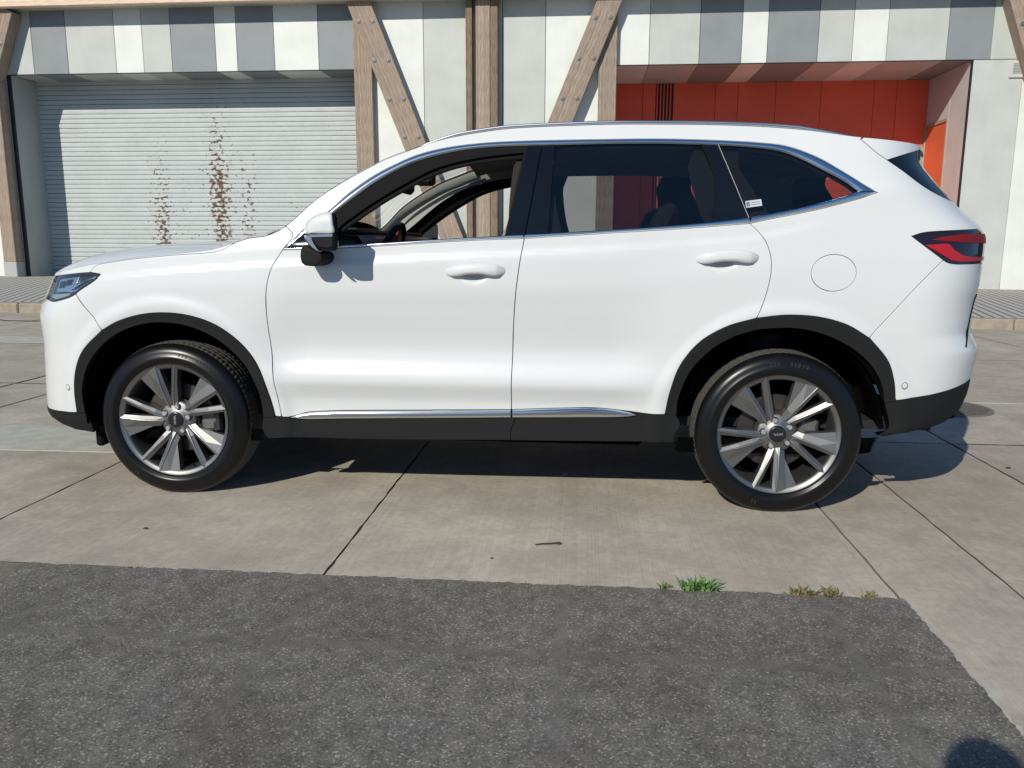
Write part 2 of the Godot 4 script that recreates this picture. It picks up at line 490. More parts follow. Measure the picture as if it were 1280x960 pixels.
# (position, normal) on the side at (s, y)
func on_side(p: Vector2) -> Array:
	var ns := grid_s.size() - 1
	var ny := grid_y.size() - 1
	var fs := clampf((p.x - grid_s[0]) / (grid_s[ns] - grid_s[0]) * ns, 0.0, ns - 0.0001)
	var fy := clampf((p.y - grid_y[0]) / (grid_y[ny] - grid_y[0]) * ny, 0.0, ny - 0.0001)
	var i := int(fs)
	var j := int(fy)
	var a := fs - i
	var b := fy - j
	var nj := ny + 1
	var k00 := i * nj + j
	var k10 := k00 + nj
	var P := grid_p[k00] * (1 - a) * (1 - b) + grid_p[k10] * a * (1 - b) + grid_p[k00 + 1] * (1 - a) * b + grid_p[k10 + 1] * a * b
	var N := grid_n[k00] * (1 - a) * (1 - b) + grid_n[k10] * a * (1 - b) + grid_n[k00 + 1] * (1 - a) * b + grid_n[k10 + 1] * a * b
	return [P, N.normalized()]

# smooth curve through the points of one edge, sampled about every 12 mm
func smooth(points: PackedVector2Array, step := 0.012) -> PackedVector2Array:
	var out := PackedVector2Array()
	var c := points.size()
	for i in c - 1:
		var p1 := points[i]
		var p2 := points[i + 1]
		var p0 := points[i - 1] if i > 0 else p1 * 2 - p2
		var p3 := points[i + 2] if i < c - 2 else p2 * 2 - p1
		var d := p1.distance_to(p2)
		var m1 := (p2 - p0) * (d / maxf(p0.distance_to(p1) + d, 1e-6))
		var m2 := (p3 - p1) * (d / maxf(p2.distance_to(p3) + d, 1e-6))
		var steps := maxi(1, int(ceil(d / step)))
		for k in steps:
			var t := float(k) / steps
			var t2 := t * t
			var t3 := t2 * t
			out.append(p1 * (2 * t3 - 3 * t2 + 1) + m1 * (t3 - 2 * t2 + t) + p2 * (3 * t2 - 2 * t3) + m2 * (t3 - t2))
	out.append(points[c - 1])
	return out

func raw(called: String) -> PackedVector2Array:
	return along(flat_points(called))

func flat_points(called: String) -> PackedVector2Array:
	var L: Array = EDGES[called]
	var pts := PackedVector2Array()
	for i in range(0, L.size(), 2):
		pts.append(Vector2(L[i], L[i + 1]))
	return pts

# from (x, y) to (length along the side, y)
func along(pts: PackedVector2Array) -> PackedVector2Array:
	var out := PackedVector2Array()
	for p in pts:
		out.append(Vector2(s_of(p.x, p.y), p.y))
	return out

func edge(called: String) -> PackedVector2Array:
	var back := called.ends_with("-")
	var key := called.trim_suffix("-")
	if not edge_cache.has(key):
		edge_cache[key] = along(smooth(flat_points(key)))
	var e: PackedVector2Array = edge_cache[key].duplicate()
	if back:
		e.reverse()
	return e

# the upper edge of the side from x0 to x1
func top_edge(x0: float, x1: float, down := 0.0) -> PackedVector2Array:
	var out := PackedVector2Array()
	var c := maxi(2, int(absf(x1 - x0) / 0.015))
	for i in c + 1:
		var x := lerpf(x0, x1, float(i) / c)
		var y := curve(ROOF_EDGE, x) - down
		out.append(Vector2(s_of(x, y), y))
	return out

# join edges (names), straight points (Vector2) and ready polylines into one outline
func outline(parts: Array) -> PackedVector2Array:
	var pts := PackedVector2Array()
	for p in parts:
		if p is String:
			pts.append_array(edge(p))
		elif p is Vector2:
			if pts.size() > 0:
				var d := pts[pts.size() - 1].distance_to(p)
				var c := int(d / 0.02)
				var from := pts[pts.size() - 1]
				for i in range(1, c):
					pts.append(from.lerp(p, float(i) / c))
			pts.append(p)
		else:
			pts.append_array(p)
	var out := PackedVector2Array()
	for p in pts:
		if out.size() == 0 or out[out.size() - 1].distance_to(p) > 0.0015:
			out.append(p)
	while out.size() > 2 and out[0].distance_to(out[out.size() - 1]) < 0.0015:
		out.remove_at(out.size() - 1)
	return out

func ring(cx: float, cy: float, rx: float, ry: float, c := 40) -> PackedVector2Array:
	var out := PackedVector2Array()
	for i in c:
		var a := TAU * i / c
		var y := cy + ry * sin(a)
		out.append(Vector2(s_of(cx + rx * cos(a), y), y))
	return out

# a piece of the side skin. gap: how far its edge stands back; off: along the normal; depth: of the turned-in rim
func skin(shape: PackedVector2Array, off := 0.0, gap := 0.0028, depth := 0.016, holes := [], inner := false) -> MB:
	var mb := MB.new()
	var area := shape
	if Geometry2D.is_polygon_clockwise(area):
		area.reverse()
	if gap > 0.0:
		var o := Geometry2D.offset_polygon(area, -gap, Geometry2D.JOIN_MITER)
		var best := 0.0
		for q in o:
			var a := 0.0
			for i in q.size():
				a += q[i].cross(q[(i + 1) % q.size()])
			if absf(a) > best:
				best = absf(a)
				area = q
	if Geometry2D.is_polygon_clockwise(area):
		area.reverse()
	var ns := grid_s.size() - 1
	var ny := grid_y.size() - 1
	var hs := (grid_s[ns] - grid_s[0]) / ns
	var hy := (grid_y[ny] - grid_y[0]) / ny
	var touched := {}
	var loops := [area]
	loops.append_array(holes)
	var lo := Vector2(1e9, 1e9)
	var hi := Vector2(-1e9, -1e9)
	for p in area:
		lo = lo.min(p)
		hi = hi.max(p)
	for L in loops:
		var c: int = L.size()
		for i in c:
			var p: Vector2 = L[i]
			var q: Vector2 = L[(i + 1) % c]
			var k := maxi(1, int(ceil(p.distance_to(q) / 0.003)))
			for m in k + 1:
				var t := p.lerp(q, float(m) / k)
				touched[Vector2i(int(floor((t.x - grid_s[0]) / hs)), int(floor((t.y - grid_y[0]) / hy)))] = true
	var i0 := maxi(0, int((lo.x - grid_s[0]) / hs))
	var i1 := mini(ns - 1, int((hi.x - grid_s[0]) / hs))
	var j0 := maxi(0, int((lo.y - grid_y[0]) / hy))
	var j1 := mini(ny - 1, int((hi.y - grid_y[0]) / hy))
	var sgn := -1.0 if inner else 1.0
	# where each row of cells crosses the outlines
	var crossings := {}
	for j in range(j0, j1 + 1):
		var my := (grid_y[j] + grid_y[j + 1]) * 0.5
		var at := []
		for L in loops:
			var c: int = L.size()
			for i in c:
				var p: Vector2 = L[i]
				var q: Vector2 = L[(i + 1) % c]
				if (p.y > my) != (q.y > my):
					at.append(p.x + (my - p.y) / (q.y - p.y) * (q.x - p.x))
		crossings[j] = at
	for i in range(i0, i1 + 1):
		for j in range(j0, j1 + 1):
			var a := Vector2(grid_s[i], grid_y[j])
			var b := Vector2(grid_s[i + 1], grid_y[j + 1])
			var cell := PackedVector2Array([a, Vector2(b.x, a.y), b, Vector2(a.x, b.y)])
			var pieces := [cell]
			if touched.has(Vector2i(i, j)):
				pieces = Geometry2D.intersect_polygons(cell, area)
				for h in holes:
					var left := []
					for q in pieces:
						for z in Geometry2D.clip_polygons(q, h):
							if not Geometry2D.is_polygon_clockwise(z):
								left.append(z)
					pieces = left
			else:
				var mid := (a + b) * 0.5
				var odd := false
				for cx in crossings[j]:
					if cx > mid.x:
						odd = not odd
				if not odd:
					continue
			for q in pieces:
				var id := Geometry2D.triangulate_polygon(q)
				if id.size() == 0:
					for k in range(1, q.size() - 1):
						id.append_array(PackedInt32Array([0, k, k + 1]))
				var P := []
				for z in q:
					var r := on_side(z)
					P.append([r[0] + r[1] * off, r[1] * sgn])
				for k in range(0, id.size(), 3):
					var A = P[id[k]]
					var B = P[id[k + 1]]
					var C = P[id[k + 2]]
					mb.tri(A[0], B[0], C[0], A[1], B[1], C[1])
	if depth > 0.0:
		var turned := [area]
		for h in holes:
			var hh: PackedVector2Array = h
			if not Geometry2D.is_polygon_clockwise(hh):
				hh.reverse()
			turned.append(hh)
		for L in turned:
			rim(mb, L, off, depth)
	return mb

func rim(mb: MB, L: PackedVector2Array, off: float, depth: float) -> void:
	var c := L.size()
	var rows := []
	for i in c:
		var p := L[i]
		var e := (L[(i + 1) % c] - L[(i - 1 + c) % c]).normalized()
		var out2 := Vector2(e.y, -e.x)
		var r := on_side(p)
		var r2 := on_side(p + out2 * 0.004)
		var N: Vector3 = r[1]
		var O: Vector3 = r2[0] - r[0]
		O = O - N * O.dot(N)
		O = O.normalized() if O.length() > 1e-7 else Vector3.ZERO
		var P: Vector3 = r[0] + N * off
		rows.append([P, P + O * 0.0009 - N * 0.0008, P + O * 0.0012 - N * 0.0025, P + O * 0.0012 - N * depth, N, (N + O).normalized(), O])
	for i in c:
		var a = rows[i]
		var b = rows[(i + 1) % c]
		if a[0].distance_to(b[0]) > 0.08:
			continue
		mb.tri(a[0], b[0], b[1], a[4], b[4], b[5]); mb.tri(a[0], b[1], a[1], a[4], b[5], a[5])
		mb.tri(a[1], b[1], b[2], a[5], b[5], b[6]); mb.tri(a[1], b[2], a[2], a[5], b[6], a[6])
		mb.tri(a[2], b[2], b[3], a[6], b[6], b[6]); mb.tri(a[2], b[3], a[3], a[6], b[6], a[6])

func resample(L: PackedVector2Array, c: int) -> PackedVector2Array:
	var total := 0.0
	for i in L.size() - 1:
		total += L[i].distance_to(L[i + 1])
	var out := PackedVector2Array()
	var k := 0
	var run := 0.0
	for i in c + 1:
		var want := total * i / c
		while k < L.size() - 2 and run + L[k].distance_to(L[k + 1]) < want:
			run += L[k].distance_to(L[k + 1])
			k += 1
		var d := L[k].distance_to(L[k + 1])
		out.append(L[k].lerp(L[k + 1], clampf((want - run) / maxf(d, 1e-9), 0.0, 1.0)))
	return out

# a moulding between two edges with a rounded section
func moulding(a: PackedVector2Array, b: PackedVector2Array, c: int, high: float, base := 0.0, across := 8) -> MB:
	var mb := MB.new()
	var A := resample(a, c)
	var B := resample(b, c)
	var rows := []
	for i in c + 1:
		var row := PackedVector3Array()
		for k in across + 1:
			var t := float(k) / across
			var r := on_side(A[i].lerp(B[i], t))
			var e := 2.0 * t - 1.0
			row.append(r[0] + r[1] * (base + high * sqrt(maxf(0.0, 1.0 - pow(absf(e), 3.0)))))
		rows.append(row)
	mb.grid(rows, func(p): return Vector3(0, 0.0, 1))
	return mb

# ================================================================= top of the body
func top_point(x: float, q: float, off := 0.0) -> Vector3:
	var e := curve(ROOF_EDGE, x)
	var w := side_z(x, e)
	return Vector3(x, e + curve(CROWN, x) * (1.0 - pow(absf(q), lerpf(6.0, 2.2, smoothstep(-1.0, -0.7, x)))) + off, q * w)

func top_skin(x0: float, x1: float, q0: float, q1: float, nx: int, nq: int, off := 0.0, up := 1.0) -> MB:
	var mb := MB.new()
	var rows := []
	for i in nx + 1:
		var row := PackedVector3Array()
		for k in nq + 1:
			row.append(top_point(lerpf(x0, x1, float(i) / nx), lerpf(q0, q1, float(k) / nq), off))
		rows.append(row)
	mb.grid(rows, func(p): return Vector3(-0.2, up, 0))
	return mb

# ================================================================= materials
func plain(called: String, lin: Color, rough: float, metal := 0.0, spec := 0.5) -> StandardMaterial3D:
	var m := StandardMaterial3D.new()
	m.resource_name = called
	m.albedo_color = lin.linear_to_srgb()
	m.roughness = rough
	m.metallic = metal
	m.metallic_specular = spec
	M[called] = m
	return m

func noise(seed_no: int, freq: float, octaves := 4, kind := FastNoiseLite.TYPE_SIMPLEX_SMOOTH) -> FastNoiseLite:
	var f := FastNoiseLite.new()
	f.seed = seed_no
	f.frequency = freq
	f.noise_type = kind
	f.fractal_octaves = octaves
	return f

func seamless(f: FastNoiseLite, w: int, h: int) -> PackedByteArray:
	var im := f.get_seamless_image(w, h)
	im.convert(Image.FORMAT_L8)
	return im.get_data()

# grey or tinted image from a per-pixel value
func picture(w: int, h: int, shade: Callable) -> Image:
	var data := PackedByteArray()
	data.resize(w * h * 3)
	var k := 0
	for y in h:
		for x in w:
			var c: Color = shade.call(x, y)
			data[k] = int(clampf(c.r, 0, 1) * 255.0)
			data[k + 1] = int(clampf(c.g, 0, 1) * 255.0)
			data[k + 2] = int(clampf(c.b, 0, 1) * 255.0)
			k += 3
	return Image.create_from_data(w, h, false, Image.FORMAT_RGB8, data)

func tex(im: Image) -> ImageTexture:
	return ImageTexture.create_from_image(im)

func triplanar(m: StandardMaterial3D, tile: float) -> void:
	m.uv1_triplanar = true
	m.uv1_world_triplanar = true
	m.uv1_scale = Vector3.ONE / tile
	m.uv1_triplanar_sharpness = 4.0

func over(m: StandardMaterial3D, t: Texture2D, tile: float) -> void:
	m.detail_enabled = true
	m.detail_blend_mode = BaseMaterial3D.BLEND_MODE_MUL
	m.detail_uv_layer = BaseMaterial3D.DETAIL_UV_2
	m.detail_albedo = t
	m.uv2_triplanar = true
	m.uv2_world_triplanar = true
	m.uv2_scale = Vector3.ONE / tile

func make_materials() -> void:
	# --- ground
	var N := 768
	var cells := seamless(noise(11, 0.16, 1, FastNoiseLite.TYPE_CELLULAR), N, N)
	var cf := noise(12, 0.22, 1, FastNoiseLite.TYPE_CELLULAR)
	cf.cellular_return_type = FastNoiseLite.RETURN_CELL_VALUE
	var tone := seamless(cf, N, N)
	var fine := seamless(noise(13, 0.35, 2), N, N)
	var wide := seamless(noise(14, 0.012, 4), N, N)
	var asphalt_im := picture(N, N, func(x, y):
		var k: int = y * N + x
		var t := tone[k] / 255.0
		var v := 0.408 + 0.10 * (fine[k] / 255.0 - 0.5) + 0.10 * (wide[k] / 255.0 - 0.5) - 0.085 * (cells[k] / 255.0 - 0.45)
		if t > 0.94:
			v += 0.17
		elif t > 0.80:
			v += 0.06
		elif t < 0.14:
			v -= 0.06
		return Color(v * 1.045, v * 1.0, v * 0.935))
	var height_im := picture(N, N, func(x, y):
		var k: int = y * N + x
		var v := 0.75 - 0.5 * cells[k] / 255.0 + 0.25 * (fine[k] / 255.0)
		return Color(v, v, v))
	var broad_im := picture(256, 256, func(x, y): return Color.WHITE)
	var b1 := seamless(noise(21, 0.012, 5), 256, 256)
	var b2 := seamless(noise(22, 0.03, 4), 256, 256)
	broad_im = picture(256, 256, func(x, y):
		var k: int = y * 256 + x
		var v := 0.955 + 0.10 * (b1[k] / 255.0 - 0.5) + 0.07 * (b2[k] / 255.0 - 0.5)
		return Color(v, v * 0.995 , v * 0.985 ))
	var broad := tex(broad_im)
	var a := plain("asphalt", Color(1, 1, 1), 0.92, 0.0, 0.4)
	a.albedo_texture = tex(asphalt_im)
	triplanar(a, 0.85)
	a.heightmap_enabled = true
	a.heightmap_texture = tex(height_im)
	a.heightmap_scale = 0.18
	var patchy := tex(picture(256, 256, func(x, y):
		var k: int = y * 256 + x
		var v := 0.965 + 0.12 * (b1[k] / 255.0 - 0.5) + 0.08 * (b2[k] / 255.0 - 0.5)
		return Color(v, v * (0.99 + 0.02 * (b2[k] / 255.0)), v * (0.96 + 0.06 * (b1[k] / 255.0)))))
	over(a, patchy, 2.6)
	# concrete: broom marks along z and x, blotches, pits
	var c0 := seamless(noise(31, 0.010, 5), N, N)
	var c1 := seamless(noise(32, 0.05, 4), N, N)
	var c2 := seamless(noise(33, 0.30, 2), N, N)
	var lines := PackedFloat32Array()
	var lines2 := PackedFloat32Array()
	for i in N:
		lines.append(rng.randf() - 0.5)
		lines2.append(rng.randf() - 0.5)
	var con := picture(N, N, func(x, y):
		var k: int = y * N + x
		var wob := int(2.0 * (c1[k] / 255.0))
		var v := 0.722 + 0.07 * (c0[k] / 255.0 - 0.5) + 0.07 * (c1[k] / 255.0 - 0.5) + 0.055 * (c2[k] / 255.0 - 0.5)
		v += 0.045 * lines[(x + wob) % N] * (0.4 + c0[k] / 255.0) + 0.022 * lines2[(y + wob) % N]
		if c2[k] > 208 and c1[k] < 112:
			v -= 0.11
		if c1[k] > 176 and c0[k] < 105:
			v -= 0.035
		return Color(v * 1.0, v * 0.945, v * 0.868))
	var con_tex := tex(con)
	var con_h := tex(picture(N, N, func(x, y):
		var k: int = y * N + x
		var v := 0.5 + 0.3 * lines[x] * c0[k] / 255.0 + 0.25 * (c2[k] / 255.0 - 0.5)
		return Color(v, v, v)))
	var tones := [Color(0.97, 0.97, 0.97), Color(0.92, 0.915, 0.91), Color(1.0, 0.995, 0.985), Color(0.87, 0.875, 0.88)]
	for i in 4:
		var m := plain("concrete_%d" % i, tones[i], 0.88, 0.0, 0.4)
		m.albedo_texture = con_tex
		triplanar(m, 1.9)
		m.uv1_offset = Vector3(0.31 * i, 0.0, 0.17 * i)
		m.heightmap_enabled = true
		m.heightmap_texture = con_h
		m.heightmap_scale = 0.06
		over(m, broad, 3.7 + 0.9 * i)
	var pale := plain("pale_concrete", Color(1.2, 1.2, 1.16), 0.9)
	pale.albedo_color = Color(1, 1, 0.98)
	pale.albedo_texture = tex(picture(256, 256, func(x, y):
		var k: int = (y * 3 % N) * N + (x * 3 % N)
		var v := 0.70 + 0.10 * (c0[k] / 255.0 - 0.5) + 0.10 * (c2[k] / 255.0 - 0.5)
		return Color(v, v * 0.985, v * 0.93)))
	triplanar(pale, 1.3)
	plain("joint", Color(0.17, 0.15, 0.13), 0.95)
	plain("soil", Color(0.075, 0.065, 0.055), 0.95)
	var kerb := plain("kerb", Color(0.78, 0.74, 0.70), 0.9)
	kerb.albedo_texture = con_tex
	triplanar(kerb, 1.1)
	over(kerb, broad, 0.9)
	# ribbed paving: u across the ribs
	var rib := plain("ribbed_paving", Color(1, 1, 1), 0.85)
	var rib_im := picture(256, 256, func(x, y):
		var k: int = y * N + x
		var p := fposmod(x / 256.0 * 2.0, 1.0)
		var v := 0.70 + 0.10 * (c1[k] / 255.0 - 0.5)
		if p < 0.30:
			v = 0.40 + 0.08 * (c2[k] / 255.0 - 0.5)
		return Color(v, v * 0.985, v * 0.94))
	rib.albedo_texture = tex(rib_im)
	# --- the building
	var speck := tex(picture(256, 256, func(x, y):
		var k: int = y * N + x
		var streaks := c1[((y / 5) % N) * N + x * 3 % N] / 255.0 - 0.5
		var v := 0.955 + 0.05 * (c0[k] / 255.0 - 0.5) + 0.02 * (c2[k] / 255.0 - 0.5) + 0.014 * streaks
		return Color(v, v * 0.997, v * 0.99)))
	for q in [["panel_white", Color(0.80, 0.82, 0.78)], ["panel_light", Color(0.555, 0.575, 0.545)], ["panel_dark", Color(0.275, 0.292, 0.305)], ["panel_mid", Color(0.575, 0.597, 0.565)], ["jamb_grey", Color(0.48, 0.49, 0.47)], ["panel_red", Color(0.90, 0.125, 0.060)], ["panel_orange", Color(0.74, 0.165, 0.072)], ["jamb_light", Color(0.62, 0.60, 0.57)]]:
		var m := plain(q[0], q[1], 0.55, 0.0, 0.45)
		m.albedo_texture = speck
		triplanar(m, 2.4)
	plain("backing", Color(0.02, 0.021, 0.023), 0.9)
	plain("seam_black", Color(0.015, 0.015, 0.016), 0.7)
	plain("trim_tan", Color(0.40, 0.30, 0.22), 0.6)
	plain("roof_metal", Color(0.30, 0.31, 0.31), 0.5)
	# weathered timber, grain along u
	var g0 := seamless(noise(41, 0.02, 4), 512, 512)
	var g1 := seamless(noise(42, 0.09, 3), 512, 512)
	var streak := PackedFloat32Array()
	for i in 512:
		streak.append(rng.randf() - 0.5)
	for pass_no in 1:
		var s2 := streak.duplicate()
		for i in 512:
			streak[i] = 0.5 * s2[i] + 0.25 * s2[(i + 1) % 512] + 0.25 * s2[(i + 511) % 512]
	var wood := func(warm: float, light: float) -> ImageTexture:
		return tex(picture(512, 512, func(x, y):
			var k: int = y * 512 + x
			var wave: int = int(26.0 * (g0[(y / 6) * 512 + x] / 255.0))
			var gr: float = streak[(y + wave) % 512]
			var v: float = light + 0.26 * gr + 0.20 * (g0[((y * 5) % 512) * 512 + x] / 255.0 - 0.5) + 0.09 * (g1[((y * 7) % 512) * 512 + x] / 255.0 - 0.5)
			return Color(v * 1.02, v * (0.925 - 0.05 * warm), v * (0.845 - 0.10 * warm))))
	var kinds := [["timber", 0.45, 0.600], ["timber_brown", 1.0, 0.50], ["timber_grey", 0.25, 0.575], ["timber_new", 0.55, 0.88]]
	for q in kinds:
		var m := plain(q[0], Color(1, 1, 1), 0.85, 0.0, 0.35)
		m.albedo_texture = wood.call(q[1], q[2])
		m.uv1_scale = Vector3(0.30, 1.15, 1)
	plain("bolt_steel", Color(0.20, 0.20, 0.19), 0.55, 0.6)
	plain("concrete_base", Color(0.42, 0.43, 0.41), 0.9)
	# the shutter's paint with its rust
	var W := 1024
	var H := 600
	var rust := PackedFloat32Array()
	rust.resize(W * H)
	var dark := PackedFloat32Array()
	dark.resize(W * H)
	var columns := [[-10.76, 0.84, 4.1, 0.36], [-9.15, 1.05, 4.9, 0.44], [-8.40, 0.55, 4.2, 0.30], [-10.1, 0.12, 3.6, 0.5], [-7.2, 0.12, 3.2, 0.5]]
	for py in H:
		var wy := 5.28 * (1.0 - py / float(H))
		var slat_no := int((wy - 0.12) / 0.12)
		var phase := fposmod(wy - 0.12, 0.12) / 0.12
		for px in W:
			var wx := px / float(W) * 8.94 - 14.0
			var d := 0.0
			for col in columns:
				var u: float = (wx - col[0]) / col[3]
				if absf(u) < 1.6:
					d = maxf(d, col[1] * exp(-u * u * 2.2) * pow(clampf((col[2] - wy) / 2.0, 0.0, 1.0), 1.3))
			if d < 0.03:
				continue
			var q := ((py + slat_no * 91) % N) * N + ((px + slat_no * 173) % N)
			var q2 := ((py + slat_no * 91) % N) * N + ((px + slat_no * 173) % N)
			var nn := 0.66 * c1[q2] / 255.0 + 0.22 * c2[q] / 255.0 + 0.12 * absf(phase - 0.5) * 2.0
			rust[py * W + px] = smoothstep(0.0, 0.05, nn - (0.72 - 0.27 * d))
	for t in 900:
		var sx := rng.randi_range(0, W - 8)
		var sy := int((5.28 - (0.12 + 0.12 * rng.randi_range(8, 42) + rng.randf_range(-0.01, 0.012))) / 5.28 * H)
		if sy < 0 or sy >= H:
			continue
		for d in rng.randi_range(1, 4):
			dark[sy * W + sx + d] = rng.randf_range(0.2, 0.7)
	var sh := plain("shutter_paint", Color(1, 1, 1), 0.6, 0.0, 0.4)
	sh.albedo_texture = tex(picture(W, H, func(x, y):
		var k: int = y * W + x
		var n0 := c0[(y % N) * N + (x % N)] / 255.0 - 0.5
		var n1 := c1[((y * 5) % N) * N + (x % N)] / 255.0 - 0.5
		var base := Color(0.735, 0.752, 0.742) * (1.0 + 0.05 * n0 + 0.05 * n1)
		base = base.lerp(Color(0.30, 0.30, 0.29), dark[k])
		var rr := rust[k]
		return base.lerp(Color(0.34, 0.235, 0.18) * (1.0 + 1.8 * n1), rr * 0.88)))
	# --- the car
	var paint := plain("white_paint", Color(0.685, 0.688, 0.682), 0.36, 0.0, 0.36)
	paint.clearcoat_enabled = true
	paint.clearcoat = 0.5
	paint.clearcoat_roughness = 0.03
	var flake := tex(picture(256, 256, func(x, y):
		var v := 0.975 + 0.025 * rng.randf()
		return Color(v, v, v)))
	paint.albedo_texture = flake
	triplanar(paint, 0.35)
	plain("chrome", Color(0.80, 0.81, 0.83), 0.13, 1.0)
	plain("satin_silver", Color(0.55, 0.56, 0.58), 0.26, 1.0)
	var clad := plain("black_cladding", Color(0.014, 0.014, 0.0145), 0.72, 0.0, 0.3)
	clad.heightmap_enabled = true
	clad.heightmap_texture = tex(picture(256, 256, func(x, y):
		var v := c2[y * N + x] / 255.0
		return Color(v, v, v)))
	clad.heightmap_scale = 0.02
	triplanar(clad, 0.12)
	plain("gloss_black", Color(0.006, 0.006, 0.007), 0.06, 0.0, 0.6)
	plain("rubber_seal", Color(0.007, 0.007, 0.0075), 0.7, 0.0, 0.22)
	plain("shell_black", Color(0.003, 0.003, 0.003), 1.0, 0.0, 0.0)
	plain("tyre_rubber", Color(0.006, 0.006, 0.0065), 0.30, 0.0, 0.40)
	plain("tread_rubber", Color(0.085, 0.080, 0.072), 0.8, 0.0, 0.3)
	plain("alloy", Color(0.25, 0.245, 0.24), 0.50, 1.0)
	plain("alloy_bright", Color(0.42, 0.415, 0.41), 0.34, 1.0)
	plain("alloy_dark", Color(0.05, 0.05, 0.05), 0.5, 0.8)
	plain("disc_steel", Color(0.085, 0.075, 0.07), 0.5, 0.9)
	plain("caliper", Color(0.16, 0.155, 0.145), 0.55, 0.6)
	plain("wheelhouse", Color(0.0035, 0.0035, 0.0035), 1.0, 0.0, 0.0)
	plain("cabin_black", Color(0.026, 0.024, 0.023), 0.75, 0.0, 0.3)
	plain("cabin_brown", Color(0.24, 0.19, 0.145), 0.7)
	plain("cabin_red", Color(0.30, 0.055, 0.035), 0.6)
	plain("pillar_cream", Color(0.66, 0.65, 0.57), 0.8)
	plain("headliner", Color(0.34, 0.31, 0.27), 0.9)
	var tint := plain("tinted_glass", Color(0.004, 0.007, 0.012), 0.0, 0.0, 0.5)
	tint.transparency = BaseMaterial3D.TRANSPARENCY_ALPHA
	tint.albedo_color.a = 0.50
	var clear := plain("clear_glass", Color(0.05, 0.06, 0.06), 0.0, 0.0, 0.5)
	clear.transparency = BaseMaterial3D.TRANSPARENCY_ALPHA
	clear.albedo_color.a = 0.12
	var lens := plain("lamp_glass", Color(0.2, 0.22, 0.24), 0.0, 0.0, 0.5)
	lens.transparency = BaseMaterial3D.TRANSPARENCY_ALPHA
	lens.albedo_color.a = 0.10
	plain("mirror_silver", Color(0.85, 0.86, 0.87), 0.01, 1.0)
	plain("lamp_red", Color(0.20, 0.010, 0.012), 0.5, 0.0, 0.3)
	plain("lamp_red_dark", Color(0.012, 0.005, 0.009), 0.10, 0.0, 0.6)
	plain("lamp_red_bright", Color(0.42, 0.010, 0.014), 0.25, 0.0, 0.5)
	plain("lamp_bezel", Color(0.03, 0.036, 0.045), 0.25, 0.3)
	plain("lamp_reflector", Color(0.70, 0.75, 0.80), 0.22, 0.9)
	plain("lamp_pale", Color(0.42, 0.43, 0.36), 0.3, 0.4)
	plain("cap_black", Color(0.012, 0.012, 0.014), 0.25)
	plain("letter_silver", Color(0.7, 0.7, 0.7), 0.3, 0.8)
	plain("tyre_letter", Color(0.035, 0.034, 0.032), 0.6)
	plain("sticker_white", Color(0.50, 0.53, 0.56), 0.5)
	plain("sticker_blue", Color(0.12, 0.16, 0.25), 0.5)
	# --- small things
	for q in [["leaf_green", Color(0.075, 0.17, 0.035)], ["leaf_light", Color(0.15, 0.25, 0.07)], ["leaf_dry", Color(0.27, 0.19, 0.08)], ["leaf_olive", Color(0.13, 0.15, 0.055)]]:
		var m := plain(q[0], q[1], 0.6)
		m.backlight_enabled = true
		m.backlight = Color(0.3, 0.35, 0.15)
	plain("twig_brown", Color(0.05, 0.038, 0.03), 0.9)
	plain("iron", Color(0.13, 0.115, 0.10), 0.8, 0.2)
	plain("skin", Color(0.45, 0.27, 0.20), 0.6)
	plain("cloth_dark", Color(0.05, 0.06, 0.09), 0.9)
	plain("hair_dark", Color(0.03, 0.022, 0.018), 0.8)
	plain("phone_black", Color(0.02, 0.02, 0.02), 0.3)

# ================================================================= ground
func tilt(x: float, z: float) -> float:
	return -0.0054 * (x + 1.9) * clampf((-z - 3.0) / 6.0, 0.0, 1.0)

func laid(mb: MB) -> MB:
	for i in mb.v.size():
		var p := mb.v[i]
		mb.v[i].y += tilt(p.x, p.z)
	return mb

const FLOORWARD := Transform3D(Vector3(1, 0, 0), Vector3(0, 0, -1), Vector3(0, 1, 0), Vector3.ZERO)   # (x, y, z) -> (x, z, -y)

func rough_rect(x0: float, z0: float, x1: float, z1: float, gap: float, jitter: float) -> PackedVector2Array:
	x0 += gap; x1 -= gap; z0 += gap; z1 -= gap
	var cs := [Vector2(x0, -z0), Vector2(x1, -z0), Vector2(x1, -z1), Vector2(x0, -z1)]
	var out := PackedVector2Array()
	for i in 4:
		var a: Vector2 = cs[i]
		var b: Vector2 = cs[(i + 1) % 4]
		var c := clampi(int(a.distance_to(b) / 0.06), 2, 60)
		var nrm := (b - a).orthogonal().normalized()
		for k in c:
			var p := a.lerp(b, float(k) / c)
			if k > 0:
				p += nrm * rng.randf_range(-jitter, jitter)
			out.append(p)
	return out

